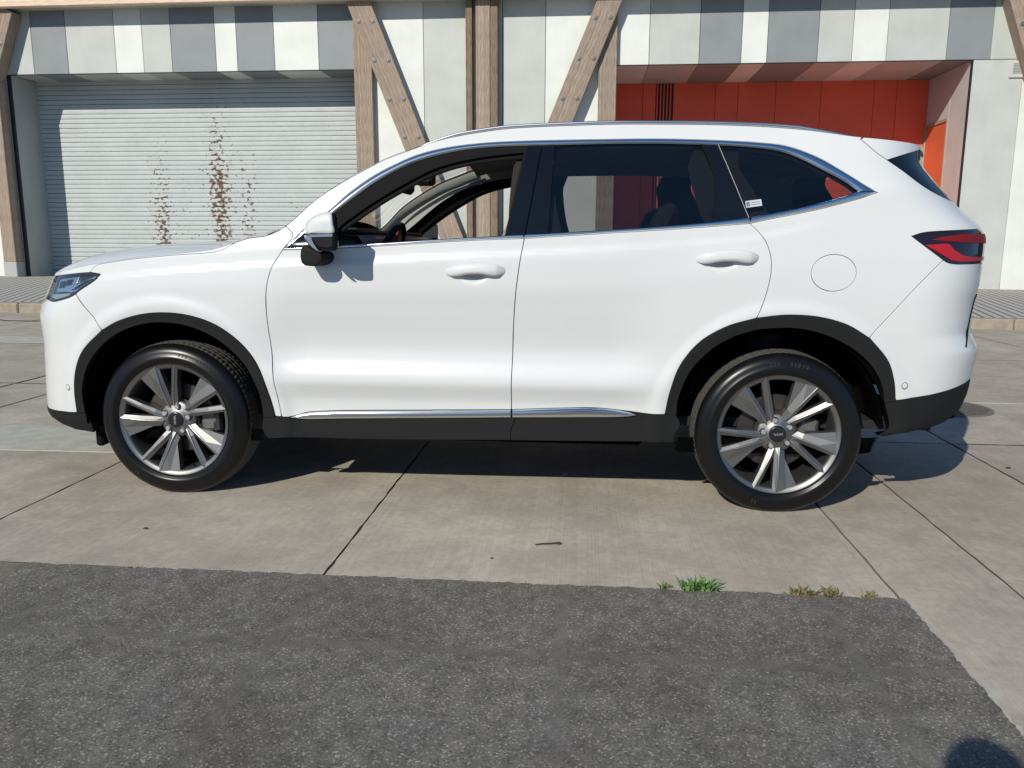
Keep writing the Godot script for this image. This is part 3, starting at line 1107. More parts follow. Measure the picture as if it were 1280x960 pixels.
func build_ground() -> void:
	var base := MB.new()
	base.quad(Vector3(-300, -0.06, -300), Vector3(300, -0.06, -300), Vector3(300, -0.06, 300), Vector3(-300, -0.06, 300), Vector3.UP)
	var ground := put("ground", base.mesh(), M.soil)
	structure(ground, "flat open ground under the concrete slabs and the car", "ground")
	var slabs := thing("concrete_yard", "grey brown concrete yard of large slabs with dark joints under the car", "concrete yard")
	slabs.set_meta("kind", "structure")
	var cuts := [-13.6, -10.4, -7.4, -4.17, -3.60, -1.95, -0.39, 1.59, 2.01, 2.70, 5.6, 8.8, 13.0]
	var k := 0
	for i in cuts.size() - 1:
		var rows := [-8.45, -5.1, -2.69, 0.86]
		if cuts[i] > 1.9:
			rows = [-8.45, -5.1, -2.69, -1.38, 3.4, 9.0]
		elif cuts[i] > 1.5:
			rows = [-8.45, -5.1, -2.69, 3.1, 6.3, 9.0]
		elif cuts[i] < -1.9:
			rows = [-8.45, -5.1, -2.69, 0.83, 4.0, 9.0]
		for j in rows.size() - 1:
			var x0: float = cuts[i]
			var x1: float = cuts[i + 1]
			if x0 < -1.9 and rows[j] > 0.8 and x1 > -1.96:
				x1 = -1.5
			if x0 == 1.59 and rows[j] > 0.0:
				x0 = 1.59
			var near: bool = rows[j] > -3.0
			var gx := 0.0016 if near else 0.0032
			if absf(x0 + 0.39) < 0.01 or absf(x1 + 0.39) < 0.01:
				gx = 0.0055
			if absf(x0 + 4.17) < 0.01 or absf(x1 + 4.17) < 0.01:
				gx = 0.011
			if x0 == 2.70 or x1 == 2.70:
				gx = 0.0040
			if x1 == 2.01 or x0 == 2.01 or x0 == 1.59 or x1 == 1.59 or x1 == -1.95 or x0 == -1.95:
				gx = 0.0009
			var shape := rough_rect(x0, rows[j], x1, rows[j + 1], gx, 0.0028 if near else 0.003)
			var mb := MB.new()
			mb.slab(shape, -0.05, 0.0, 0.004, FLOORWARD, false)
			put("slab", laid(mb).mesh(), M["concrete_%d" % [0, 1, 0, 2, 0, 1, 0, 3][(k * 5 + i) % 8]], slabs)
			k += 1
	# the strip between x -1.95 and -1.5 beside the asphalt
	var side := MB.new()
	side.slab(rough_rect(-1.95, 0.83, -1.5, 4.0, 0.006, 0.006), -0.05, 0.0, 0.004, FLOORWARD, false)
	put("slab", side.mesh(), M.concrete_2, slabs)
	# joints' filling
	var fill := MB.new()
	fill.quad(Vector3(-14, -0.007, -2.7), Vector3(13.5, -0.007, -2.7), Vector3(13.5, -0.007, 9.2), Vector3(-14, -0.007, 9.2), Vector3.UP)
	put("joint_filling", fill.mesh(), M.joint, slabs)
	# asphalt with a broken edge, and a pale sliver of crumbled concrete beside it
	var rag := noise(77, 9.0, 4)
	var rag2 := noise(78, 30.0, 3)
	var far_edge := PackedVector2Array()
	var sliver := PackedVector2Array()
	var t0 := -1.5
	while t0 < 1.598:
		var d := 0.011 * rag.get_noise_1d(t0) + 0.007 * rag2.get_noise_1d(t0)
		far_edge.append(Vector2(t0, -0.834 + d))
		sliver.append(Vector2(t0, -0.834 + d + maxf(0.0005, 0.006 + 0.017 * rag.get_noise_1d(t0 + 40.0) + 0.010 * rag2.get_noise_1d(t0 + 9.0))))
		t0 += 0.011
	var side_edge := PackedVector2Array()
	var side_sliver := PackedVector2Array()
	var u0 := 0.834
	while u0 < 4.0:
		var d := 0.012 * rag.get_noise_1d(u0 + 15.0) + 0.008 * rag2.get_noise_1d(u0 + 15.0)
		side_edge.append(Vector2(1.600 + d, -u0))
		side_sliver.append(Vector2(1.600 + d + maxf(0.0005, 0.008 + 0.018 * rag.get_noise_1d(u0 + 70.0) + 0.010 * rag2.get_noise_1d(u0 + 5.0)), -u0))
		u0 += 0.013
	var asp := MB.new()
	var shape_a := PackedVector2Array()
	shape_a.append_array(far_edge)
	shape_a.append_array(side_edge)
	shape_a.append_array(PackedVector2Array([Vector2(1.600, -9.0), Vector2(-1.5, -9.0)]))
	asp.slab(shape_a, -0.03, 0.0035, 0.0, FLOORWARD, false)
	var asphalt := put("asphalt_road", asp.mesh(), M.asphalt)
	structure(asphalt, "dark grey worn asphalt patch with pale stones in the foreground", "asphalt")
	var br := MB.new()
	var up2 := Vector3.UP
	for pair in [[far_edge, sliver], [side_edge, side_sliver]]:
		for i in pair[0].size() - 1:
			var e0: Vector2 = pair[0][i]
			var e1: Vector2 = pair[0][i + 1]
			var f0: Vector2 = pair[1][i]
			var f1: Vector2 = pair[1][i + 1]
			br.quad(Vector3(e0.x, 0.0022, -e0.y), Vector3(e1.x, 0.0022, -e1.y), Vector3(f1.x, 0.0014, -f1.y), Vector3(f0.x, 0.0014, -f0.y), up2)
	put("broken_edge", br.mesh(), M.pale_concrete, slabs)
	# crumbs of broken concrete and mortar along the edge of the asphalt
	var crumbs := MB.new()
	for t in 60:
		var onto := rng.randf() < 0.74
		var p := Vector3(rng.randf_range(-1.5, 1.58), 0.0, 0.832 + rng.randfn(0.0, 0.006)) if onto else Vector3(1.588 + rng.randfn(0.004, 0.010), 0.0, rng.randf_range(0.84, 2.6))
		var r := rng.randf_range(0.0015, 0.005)
		var pts := PackedVector2Array()
		var c := rng.randi_range(5, 7)
		for q in c:
			var ang := TAU * q / c
			pts.append(Vector2(p.x + cos(ang) * r * rng.randf_range(0.8, 2.4), -p.z + sin(ang) * r * rng.randf_range(0.6, 1.0)))
		crumbs.slab(pts, -0.01, rng.randf_range(0.001, 0.0045), 0.0, FLOORWARD, false)
	var cr := put("gravel", crumbs.mesh(), M.concrete_2)
	tag(cr, "pale crumbs of broken concrete along the edge of the asphalt", "gravel")
	cr.set_meta("kind", "stuff")
	# pale strip and wedge-shaped repair
	var wedge := MB.new()
	wedge.slab(PackedVector2Array([Vector2(-4.1, 0.67), Vector2(-4.1, 0.78), Vector2(-3.05, 1.27), Vector2(-2.75, 1.235), Vector2(-2.0, 1.18), Vector2(-1.6, 1.16), Vector2(-1.6, 0.69), Vector2(-2.7, 0.67)]), -0.004, 0.004, 0.002, FLOORWARD, false)
	var wd := put("concrete_repair", wedge.mesh(), M.pale_concrete)
	structure(wd, "pale wedge shaped concrete repair in front of the front wheel", "concrete repair")
	var line := MB.new()
	line.slab(PackedVector2Array([Vector2(-13.0, 5.12), Vector2(-13.0, 5.66), Vector2(-4.6, 5.66), Vector2(-4.6, 5.12)]), -0.004, 0.004, 0.0, FLOORWARD, false)
	var pl := put("pale_strip", laid(line).mesh(), M.pale_concrete)
	structure(pl, "pale worn strip across the yard beyond the front bumper", "ground strip")
	var line2 := MB.new()
	line2.slab(PackedVector2Array([Vector2(2.72, 2.675), Vector2(2.72, 2.70), Vector2(9.0, 2.70), Vector2(9.0, 2.675)]), -0.004, 0.003, 0.0, FLOORWARD, false)
	var pl2 := put("pale_line", line2.mesh(), M.pale_concrete)
	structure(pl2, "thin pale line across the yard beside the manhole cover", "ground line")
	# crack by the kerb, laid on the slabs as a flattened dark tube
	var crk := MB.new()
	var cp := [Vector3(-9.2, 0.055, -8.3), Vector3(-8.75, 0.05, -8.1), Vector3(-8.3, 0.047, -7.85), Vector3(-8.15, 0.045, -7.5), Vector3(-7.7, 0.040, -7.3), Vector3(-6.9, 0.034, -7.35)]
	for i in cp.size():
		cp[i].y = tilt(cp[i].x, cp[i].z) + 0.004
	crk.tube(cp, 0.018, 6, 0.25)
	tag(put("yard_crack", crk.mesh(), M.rubber_seal), "thin dark crack in the yard near the kerb", "hose")
	# kerb and ribbed pavement up to the building
	var kerb := thing("kerb", "worn grey brown concrete kerb along the edge of the ribbed pavement", "kerb")
	kerb.set_meta("kind", "structure")
	var x := -15.4
	while x < 14.0:
		var mb := MB.new()
		mb.box(Vector3(x + 0.006, -0.05, -8.72), Vector3(x + 0.994, 0.15, -8.45), 0.02)
		put("kerb_stone", laid(mb).mesh(), M.kerb, kerb)
		x += 1.0
	var pave := thing("pavement", "pale ribbed pavement between the kerb and the building", "pavement")
	pave.set_meta("kind", "structure")
	for sd in [[-1.0, 0.50, -30.0, -1.5], [1.0, -0.29, -1.5, 30.0]]:
		var slope: float = sd[1]
		var xx: float = sd[2]
		while xx < sd[3] - 0.01:
			var xn: float = xx + 1.5
			var strip := MB.new()
			for zz in 4:
				var za := -8.722 - zz * 2.07
				var zb := za - 2.07
				var P := [Vector3(xx, 0.146, za), Vector3(xn, 0.146, za), Vector3(xn, 0.146, zb), Vector3(xx, 0.146, zb)]
				var T := []
				for p in P:
					T.append(Vector2((p.x - slope * p.z) / 0.30, p.z / 1.2))
				strip.quad_uv(P, Vector3.UP, T)
			put("paving_strip", laid(strip).mesh(), M.ribbed_paving, pave)
			xx = xn
	# plain band at the foot of the walls
	var foot := MB.new()
	foot.box(Vector3(-30, 0.0, -16.6), Vector3(30, 0.155, -16.0), 0.01)
	put("foot_band", laid(foot).mesh(), M.kerb, pave)
	# manhole cover
	var mh := thing("manhole_cover", "round iron manhole cover set in the yard behind the rear bumper", "manhole cover", Vector3(3.11, 0.0, -2.47))
	var up := Transform3D(Vector3(1, 0, 0), Vector3(0, 0, -1), Vector3(0, 1, 0), Vector3.ZERO)
	var f := MB.new()
	f.lathe([Vector2(0.325, 0.0), Vector2(0.325, 0.007), Vector2(0.295, 0.007), Vector2(0.295, 0.001)], 48, false, up)
	put("frame", f.mesh(), M.joint, mh)
	var lid := MB.new()
	lid.lathe([Vector2(0.290, 0.0), Vector2(0.290, 0.005), Vector2(0.0, 0.005)], 48, false, up)
	for a in range(-5, 6):
		for b in range(-5, 6):
			if Vector2(a, b).length() < 5.2:
				lid.box(Vector3(a * 0.05 - 0.017, 0.004, b * 0.05 - 0.017), Vector3(a * 0.05 + 0.017, 0.009, b * 0.05 + 0.017), 0.002)
	put("lid", lid.mesh(), M.iron, mh)

# ================================================================= the building behind
const WALL_Z := -16.5

func board(parent: Node, called: String, mat: Material, lo: Vector3, hi: Vector3, c := 0.006, along := 0) -> MeshInstance3D:
	var mb := MB.new()
	mb.box(lo, hi, c, Transform3D.IDENTITY, along)
	return put(called, mb.mesh(), mat, parent)

# a timber between two points, rectangular section: across (in the wall's plane) and deep (z)
func timber(parent: Node, called: String, mat: Material, a: Vector2, b: Vector2, across: float, z0: float, z1: float) -> MeshInstance3D:
	var d := (b - a)
	var L := d.length()
	var u := Vector3(d.x, d.y, 0) / L
	var v := Vector3(-u.y, u.x, 0)
	var at := Transform3D(u, v, Vector3(0, 0, 1), Vector3(a.x, a.y, 0))
	var mb := MB.new()
	mb.box(Vector3(0, -across * 0.5, z0), Vector3(L, across * 0.5, z1), 0.012, at, 0)
	# box uv: u runs along the timber; shift so that no two match
	var shift := Vector2(rng.randf() * 3.0, rng.randf() * 2.0)
	for i in mb.uv.size():
		mb.uv[i] += shift
	return put(called, mb.mesh(), mat, parent)

func bolts_on(brace: Node, a: Vector2, b: Vector2, z: float, ys: Array, half: float) -> void:
	var d := (b - a).normalized()
	for y in ys:
		var t: float = (y - a.y) / d.y
		var c := a + d * t
		for s in [-1.0, 1.0]:
			var p := Vector3(c.x + s * half, y + s * 0.0, z)
			var mb := MB.new()
			mb.lathe([Vector2(0.055, -0.01), Vector2(0.055, 0.006), Vector2(0.040, 0.010), Vector2(0.038, 0.002), Vector2(0.022, 0.002), Vector2(0.022, 0.016), Vector2(0.0, 0.018)], 14, false, Transform3D(Basis.IDENTITY, p))
			put("bolt", mb.mesh(), M.bolt_steel, brace)

func build_building() -> void:
	var b := thing("warehouse_building", "large warehouse front with striped grey fascia, roller shutter and red recessed bay", "building", Vector3.ZERO)
	var z := WALL_Z
	# the body behind the cladding
	var body := MB.new()
	body.box(Vector3(-34, 5.29, z - 14), Vector3(34, 8.6, z - 0.06), 0.0)
	body.box(Vector3(-34, -0.05, z - 14), Vector3(-14.02, 5.29, z - 0.06), 0.0)
	body.box(Vector3(-5.08, -0.05, z - 14), Vector3(1.12, 5.29, z - 0.06), 0.0)
	body.box(Vector3(9.19, -0.05, z - 14), Vector3(34, 5.29, z - 0.06), 0.0)
	body.box(Vector3(-14.02, -0.05, z - 14), Vector3(-5.08, 5.29, z - 1.12), 0.0)
	body.box(Vector3(1.12, -0.05, z - 14), Vector3(9.19, 5.29, z - 2.37), 0.0)
	put("wall_core", body.mesh(), M.backing, b)
	var hue := {"w": M.panel_white, "l": M.panel_light, "d": M.panel_dark, "m": M.panel_mid}
	var panel := func(called: String, key: String, x0: float, x1: float, y0: float, y1: float, zz := WALL_Z) -> void:
		board(b, called, hue[key], Vector3(x0 + 0.006, y0, zz - 0.055), Vector3(x1 - 0.006, y1, zz), 0.004)
	var tops := 7.3
	# fascia over the shutter and over the recessed bay
	var left := [-13.99, -13.32, -12.41, -11.154, -10.438, -9.705, -8.579, -8.041, -7.102, -6.0, -5.06]
	var lk := "ldlwldwdwd"
	for i in lk.length():
		panel.call("fascia_panel", lk[i], left[i], left[i + 1], 5.25, tops)
	var right := [1.10, 1.912, 3.063, 4.021, 4.601, 5.734, 6.5, 7.26, 8.574, 9.528, 11.2, 12.3, 14.0, 15.1, 16.6, 18.0]
	var rk := "wldwdlwldlwdlwl"
	for i in rk.length():
		panel.call("fascia_panel", rk[i], right[i], right[i + 1], 5.25, tops)
	var far := [-20.5, -19.0, -17.6, -16.6, -15.2, -13.99]
	var fk := "dlwlw"
	for i in fk.length():
		panel.call("fascia_panel", fk[i], far[i], far[i + 1], 5.25, tops)
	# full height wall panels
	for q in [["w", -5.06, -3.426], ["m", -3.426, -1.53], ["m", -1.53, -0.509], ["w", -0.509, 1.10]]:
		panel.call("wall_panel", q[0], q[1], q[2], 0.0, tops)
	for q in [["m", 9.15, 10.27], ["w", 10.27, 12.3], ["l", 12.3, 14.4], ["w", 14.4, 16.6], ["w", -15.9, -14.0], ["m", -17.8, -15.9], ["w", -20.5, -17.8]]:
		panel.call("wall_panel", q[0], q[1], q[2], 0.02, 5.236)
	# dark line at the foot of the wall
	for q in [[9.15, 16.6], [-20.5, -14.0]]:
		board(b, "skirting", M.seam_black, Vector3(q[0], -0.05, z - 0.05), Vector3(q[1], 0.235, z - 0.02), 0.0)
	# eave: timber edge beam and soffit
	board(b, "eave_beam", M.timber_new, Vector3(-34, 6.70, z + 0.34), Vector3(34, 7.15, z + 0.52), 0.015)
	var sx := -34.0
	while sx < 34.0:
		board(b, "soffit_board", M.panel_light, Vector3(sx + 0.006, 6.735, z + 0.002), Vector3(sx + 2.244, 6.79, z + 0.338), 0.004)
		sx += 2.25
	board(b, "roof", M.roof_metal, Vector3(-34, 7.15, z - 0.2), Vector3(34, 7.42, z + 0.60), 0.02)
	# soffit under the fascia of the shutter
	for i in lk.length():
		board(b, "soffit_panel", hue[lk[i]], Vector3(left[i] + 0.006, 5.252, z - 1.05), Vector3(left[i + 1] - 0.006, 5.288, z - 0.058), 0.003)
	for i in 9:
		board(b, "soffit_panel", hue[rk[i]], Vector3(right[i] + 0.006, 5.252, z - 2.36), Vector3(minf(right[i + 1], 9.16) - 0.006, 5.288, z - 0.058), 0.003)
	for q in [[-14.0, -5.06], [1.10, 9.2]]:
		board(b, "drip_edge", M.seam_black, Vector3(q[0], 5.238, z - 0.05), Vector3(q[1], 5.249, z + 0.004), 0.0)
	# shutter recess
	board(b, "jamb_panel", M.jamb_grey, Vector3(-14.06, 0.0, z - 1.06), Vector3(-14.0, 5.25, z - 0.06), 0.004)
	board(b, "jamb_trim", M.seam_black, Vector3(-14.075, 0.0, z - 0.06), Vector3(-14.0, 5.236, z + 0.012), 0.0)
	board(b, "jamb_panel", M.jamb_grey, Vector3(-5.08, 0.0, z - 1.06), Vector3(-5.02, 5.25, z - 0.06), 0.004)
	var shutter := Node3D.new()
	shutter.name = "roller_shutter"
	shutter.set_meta("label", "pale grey roller shutter with rust streaks")
	b.add_child(shutter, true)
	for i in 43:
		var y0 := 0.12 + i * 0.12
		var mb := MB.new()
		var prof := [Vector2(0.0, -0.012), Vector2(0.003, 0.0), Vector2(0.03, 0.003), Vector2(0.06, 0.0042), Vector2(0.09, 0.003), Vector2(0.109, 0.0), Vector2(0.112, -0.016)]
		for k in prof.size() - 1:
			var p: Vector2 = prof[k]
			var q: Vector2 = prof[k + 1]
			var zz := z - 1.0
			var A := Vector3(-14.0, y0 + p.x, zz + p.y)
			var B := Vector3(-5.06, y0 + p.x, zz + p.y)
			var C := Vector3(-5.06, y0 + q.x, zz + q.y)
			var D := Vector3(-14.0, y0 + q.x, zz + q.y)
			mb.quad_uv([A, B, C, D], Vector3(0, 0, 1), [Vector2(0, 1.0 - (y0 + p.x) / 5.28), Vector2(1, 1.0 - (y0 + p.x) / 5.28), Vector2(1, 1.0 - (y0 + q.x) / 5.28), Vector2(0, 1.0 - (y0 + q.x) / 5.28)])
		put("slat", mb.mesh(), M.shutter_paint, shutter)
	board(shutter, "shutter_back", M.seam_black, Vector3(-14.0, 0.0, z - 1.1), Vector3(-5.06, 5.28, z - 1.02), 0.0)
	# red recessed bay
	var zb := z - 2.30
	var seams := [1.10, 1.947, 2.283, 2.735, 3.817, 4.399, 5.352, 6.49, 7.814, 8.376, 9.16]
	for i in seams.size() - 1:
		if i == 2:
			continue
		board(b, "red_panel", M.panel_red, Vector3(seams[i] + 0.005, 0.0, zb - 0.06), Vector3(seams[i + 1] - 0.005, 5.25, zb), 0.004)
	board(b, "louvre_back", M.seam_black, Vector3(2.283, 0.0, zb - 0.06), Vector3(2.735, 5.25, zb - 0.045), 0.0)
	for k in 5:
		board(b, "louvre_bar", M.panel_red, Vector3(2.305 + k * 0.086, 0.0, zb - 0.045), Vector3(2.340 + k * 0.086, 5.24, zb - 0.005), 0.004)
	board(b, "jamb_panel", M.jamb_light, Vector3(9.155, 0.0, z - 0.98), Vector3(9.21, 5.25, z - 0.06), 0.004)
	board(b, "jamb_panel", M.jamb_light, Vector3(9.155, 4.13, z - 2.30), Vector3(9.21, 5.25, z - 0.99), 0.004)
	board(b, "jamb_trim", M.seam_black, Vector3(9.146, 0.0, z - 0.06), Vector3(9.175, 5.236, z + 0.010), 0.0)
	board(b, "door_frame", M.trim_tan, Vector3(9.13, 4.05, z - 2.30), Vector3(9.19, 4.125, z - 0.98), 0.004)
	board(b, "door_frame", M.trim_tan, Vector3(9.13, 0.0, z - 1.04), Vector3(9.19, 4.048, z - 0.98), 0.004)
	board(b, "door_frame", M.trim_tan, Vector3(9.13, 0.0, z - 2.30), Vector3(9.19, 4.048, z - 2.23), 0.004)
	var dr := board(b, "door", M.panel_orange, Vector3(9.155, 0.0, z - 2.22), Vector3(9.20, 4.045, z - 1.045), 0.004)
	dr.set_meta("label", "orange side door in the red bay")
	board(b, "jamb_panel", M.jamb_light, Vector3(1.09, 0.0, z - 2.30), Vector3(1.12, 5.25, z - 0.06), 0.004)
	# ventilation grille on the right
	var vent := board(b, "vent", M.jamb_light, Vector3(9.96, 4.84, z), Vector3(10.42, 5.20, z + 0.04), 0.01)
	for k in 7:
		board(vent, "vent_slat", M.panel_dark, Vector3(10.03, 4.93 + k * 0.033, z + 0.038), Vector3(10.36, 4.948 + k * 0.033, z + 0.046), 0.001)
	# timber posts and braces
	var za := z + 0.012
	timber(b, "timber_post", M.timber, Vector2(-4.87, 0.1), Vector2(-4.87, 6.72), 0.44, za, z + 0.18)
	timber(b, "timber_post", M.timber_grey, Vector2(0.955, 0.1), Vector2(0.955, 6.72), 0.42, za, z + 0.18)
	timber(b, "timber_post", M.timber_brown, Vector2(-2.30, 0.1), Vector2(-2.30, 6.72), 0.155, za, z + 0.24)
	timber(b, "timber_post", M.timber, Vector2(-1.965, 0.1), Vector2(-1.965, 6.9), 0.335, za, z + 0.28)
	timber(b, "timber_post", M.timber_brown, Vector2(-1.705, 0.1), Vector2(-1.705, 6.9), 0.18, za, z + 0.262)
	var lp := timber(b, "timber_post", M.timber, Vector2(-14.26, 0.6), Vector2(-14.26, 5.05), 0.34, za, z + 0.34)
	board(b, "post_shoe", M.concrete_base, Vector3(-14.44, 0.1, za), Vector3(-14.08, 0.60, z + 0.345), 0.01)
	for q in [[Vector2(-2.42, 0.45), Vector2(-5.0, 6.93), [6.25, 5.37, 4.49, 3.62, 2.74], "timber"], [Vector2(-1.56, 0.45), Vector2(1.02, 6.73), [6.22, 5.34, 4.46, 3.58], "timber_grey"]]:
		var br := timber(b, "diagonal_brace", M[q[3]], q[0], q[1], 0.535, z + 0.186, z + 0.335)
		bolts_on(br, q[0], q[1], z + 0.335, q[2], 0.17)
	for q in [[Vector2(-15.9, 1.2), Vector2(-13.75, 6.73)], [Vector2(12.3, 0.3), Vector2(9.82, 6.73)], [Vector2(-17.6, 0.3), Vector2(-20.1, 6.73)]]:
		var br2 := timber(b, "diagonal_brace", M.timber, q[0], q[1], 0.535, z + 0.01, z + 0.36)
		bolts_on(br2, q[0], q[1], z + 0.36, [5.9, 5.0, 4.1], 0.17)

# ================================================================= the car
func both(called: String, mb: MB, mat: Material, parents: Array, label := "") -> Array:
	var out := []
	var m0 := mb.mesh()
	var m1 := mb.mesh(true)
	for k in 2:
		var o := put(called, m0 if k == 0 else m1, mat, parents[k])
		if label != "":
			o.set_meta("label", label)
		out.append(o)
	return out

func polar(r: float, deg: float) -> Vector2:
	return Vector2(cos(deg_to_rad(deg)), sin(deg_to_rad(deg))) * r

func make_wheel(turn: float) -> Node3D:
	var w := Node3D.new()
	w.name = "wheel"
	# tyre: sidewall and tread as one body of revolution with notches on the shoulders
	var prof := [Vector2(0.2610, -0.012), Vector2(0.2650, -0.001), Vector2(0.271, 0.005), Vector2(0.280, 0.009), Vector2(0.2815, 0.0105), Vector2(0.300, 0.0125), Vector2(0.3015, 0.0112), Vector2(0.318, 0.0095), Vector2(0.3335, 0.004), Vector2(0.345, -0.006), Vector2(0.3525, -0.016), Vector2(0.357, -0.026)]
	var tyre := MB.new()
	tyre.lathe(prof, 120)
	put("sidewall", tyre.mesh(), M.tyre_rubber, w)
	var tread := MB.new()
	var seg := 180
	var across := [-0.026, -0.040, -0.056, -0.0565, -0.064, -0.0645, -0.088, -0.0885, -0.097, -0.0975, -0.122, -0.1225, -0.131, -0.1315, -0.150, -0.1505, -0.158, -0.1585, -0.176, -0.192, -0.206, -0.214]
	var radii := [0.357, 0.3605, 0.3622, 0.3545, 0.3545, 0.3626, 0.3630, 0.3550, 0.3550, 0.3630, 0.3630, 0.3550, 0.3550, 0.3630, 0.3626, 0.3545, 0.3545, 0.3622, 0.3605, 0.355, 0.343, 0.320]
	var rows := []
	for k in across.size():
		var row := PackedVector3Array()
		for i in seg * 2:
			var a := TAU * (i + (0.35 * k if k < 4 else 0.0)) / (seg * 2)
			var r: float = radii[k]
			if (i % 4) == 0 and (k == 1 or k == 2 or k == 18 or k == 17 or k == 0):
				r -= 0.0045
			if (i % 6) == 0 and (k == 5 or k == 6 or k == 9 or k == 10):
				r -= 0.003
			row.append(Vector3(cos(a) * r, sin(a) * r, across[k]))
		rows.append(row)
	tread.grid(rows, func(p): return Vector3(p.x, p.y, 0), false, true)
	put("tread", tread.mesh(), M.tread_rubber, w)
	# lettering on the sidewall
	for item in [["55R19", 84.0, 0.312], ["225", 100.0, 0.312], ["XL", 254.0, 0.312]]:
		var text: String = item[0]
		for i in text.length():
			var t := TextMesh.new()
			t.text = text[i]
			t.font = SystemFont.new()
			t.font.font_names = PackedStringArray(["Droid Sans"])
			t.font_size = 16
			t.pixel_size = 0.0014
			t.depth = 0.004
			var ang := deg_to_rad(item[1] - i * 3.0)
			var o := put("tyre_letter", t, M.tyre_letter, w)
			o.position = Vector3(cos(ang) * item[2], sin(ang) * item[2], 0.0098)
			o.rotation.z = ang - PI / 2
	# rim barrel
	var R := 0.2625
	var rimm := MB.new()
	rimm.lathe([Vector2(0.229, -0.20), Vector2(0.231, -0.14), Vector2(0.236, -0.05), Vector2(0.241, -0.020), Vector2(0.2445, -0.011), Vector2(0.2505, -0.0075), Vector2(0.2575, -0.0045), Vector2(0.2625, 0.0005), Vector2(0.2645, -0.002), Vector2(0.2625, -0.012)], 96)
	put("rim", rimm.mesh(), M.alloy, w)
	# spokes: five triangular blades with a rib, five slim ones
	var P := func(r: float, deg: float, z: float) -> Vector3: return Vector3(cos(deg_to_rad(deg)) * r * R, sin(deg_to_rad(deg)) * r * R, z)
	var A: Vector3 = P.call(0.955, 76.0, -0.013)
	var A2: Vector3 = P.call(0.965, 65.0, -0.0085)
	var B: Vector3 = P.call(0.985, 54.5, -0.003)
	var Cc: Vector3 = P.call(0.44, 73.0, -0.026)
	var H0: Vector3 = P.call(0.335, 79.0, -0.036)
	var B2: Vector3 = P.call(0.965, 51.2, -0.010)
	var mid1: Vector3 = P.call(0.66, 57.0, -0.0085)
	var mid2: Vector3 = P.call(0.66, 51.0, -0.020)
	var D1: Vector3 = P.call(0.40, 60.0, -0.019)
	var D2: Vector3 = P.call(0.42, 50.0, -0.030)
	var E1: Vector3 = P.call(0.25, 66.0, -0.033)
	var E2: Vector3 = P.call(0.25, 50.0, -0.037)
	var up3 := Vector3(0, 0, 1)
	var low := Vector3(0, 0, -0.040)
	var blade := MB.new()
	blade.flat(A, A2, Cc, up3); blade.flat(A2, mid1, Cc, up3); blade.flat(A2, B, mid1, up3); blade.flat(Cc, mid1, D1, up3)
	blade.flat(Cc, D1, H0, up3); blade.flat(H0, D1, E1, up3)
	blade.flat(B, B2, mid2, up3); blade.flat(B, mid2, mid1, up3); blade.flat(mid1, mid2, D2, up3); blade.flat(mid1, D2, D1, up3); blade.flat(D1, D2, E2, up3); blade.flat(D1, E2, E1, up3)
	var edge_l := [A, Cc, H0]
	for i in 2:
		blade.quad(edge_l[i], edge_l[i + 1], edge_l[i + 1] + low, edge_l[i] + low, Vector3(-1, 0.2, 0))
	var edge_r := [B2, mid2, D2, E2]
	for i in 3:
		blade.quad(edge_r[i], edge_r[i + 1], edge_r[i + 1] + low, edge_r[i] + low, Vector3(0.8, -0.6, 0))
	var slim := MB.new()
	var up_l := [P.call(0.955, 37.6, -0.014), P.call(0.66, 41.0, -0.022), P.call(0.40, 49.0, -0.031), P.call(0.25, 54.0, -0.037)]
	var crest := [P.call(0.985, 33.2, -0.003), P.call(0.66, 35.5, -0.0095), P.call(0.40, 40.5, -0.020), P.call(0.25, 45.0, -0.033)]
	var lo_l := [P.call(0.965, 30.6, -0.009), P.call(0.66, 31.0, -0.017), P.call(0.40, 30.0, -0.029), P.call(0.25, 30.0, -0.038)]
	for i in 3:
		slim.quad(up_l[i], up_l[i + 1], crest[i + 1], crest[i], up3)
		slim.quad(crest[i], crest[i + 1], lo_l[i + 1], lo_l[i], up3)
		slim.quad(up_l[i], up_l[i + 1], up_l[i + 1] + low, up_l[i] + low, Vector3(-0.6, 0.8, 0))
		slim.quad(lo_l[i], lo_l[i + 1], lo_l[i + 1] + low, lo_l[i] + low, Vector3(0.5, -0.8, 0))
	# a raised rib on the edge of every blade and along every slim spoke
	var ridge := MB.new()
	ridge.tube([B + Vector3(0, 0, -0.001), mid1 + Vector3(0, 0, 0.0005), D1 + Vector3(0, 0, 0.0), E1], 0.0042, 6, 0.8, 0.0062)
	var ridge2 := MB.new()
	ridge2.tube([crest[0], crest[1], crest[2], crest[3]], 0.0030, 6, 0.8, 0.0055)
	var bm := blade.mesh()
	var sm := slim.mesh()
	var rm := ridge.mesh()
	var rm2 := ridge2.mesh()
	for k in 5:
		var o := put("spoke_blade", bm, M.alloy, w)
		o.rotation.z = deg_to_rad(72.0 * k)
		var o2 := put("slim_spoke", sm, M.alloy, w)
		o2.rotation.z = deg_to_rad(72.0 * k)
		var o3 := put("spoke_rib", rm, M.alloy_bright, w)
		o3.rotation.z = o.rotation.z
		var o4 := put("spoke_rib", rm2, M.alloy_bright, w)
		o4.rotation.z = o.rotation.z
	var hub := MB.new()
	hub.lathe([Vector2(0.070, -0.09), Vector2(0.084, -0.075), Vector2(0.088, -0.052), Vector2(0.084, -0.042), Vector2(0.074, -0.037), Vector2(0.058, -0.034), Vector2(0.046, -0.030), Vector2(0.040, -0.024), Vector2(0.036, -0.024)], 48)
	put("hub", hub.mesh(), M.alloy, w)
	var cap := MB.new()
	cap.lathe([Vector2(0.036, -0.035), Vector2(0.036, -0.0185), Vector2(0.0335, -0.0165), Vector2(0.028, -0.0155), Vector2(0.0, -0.0145)], 40)
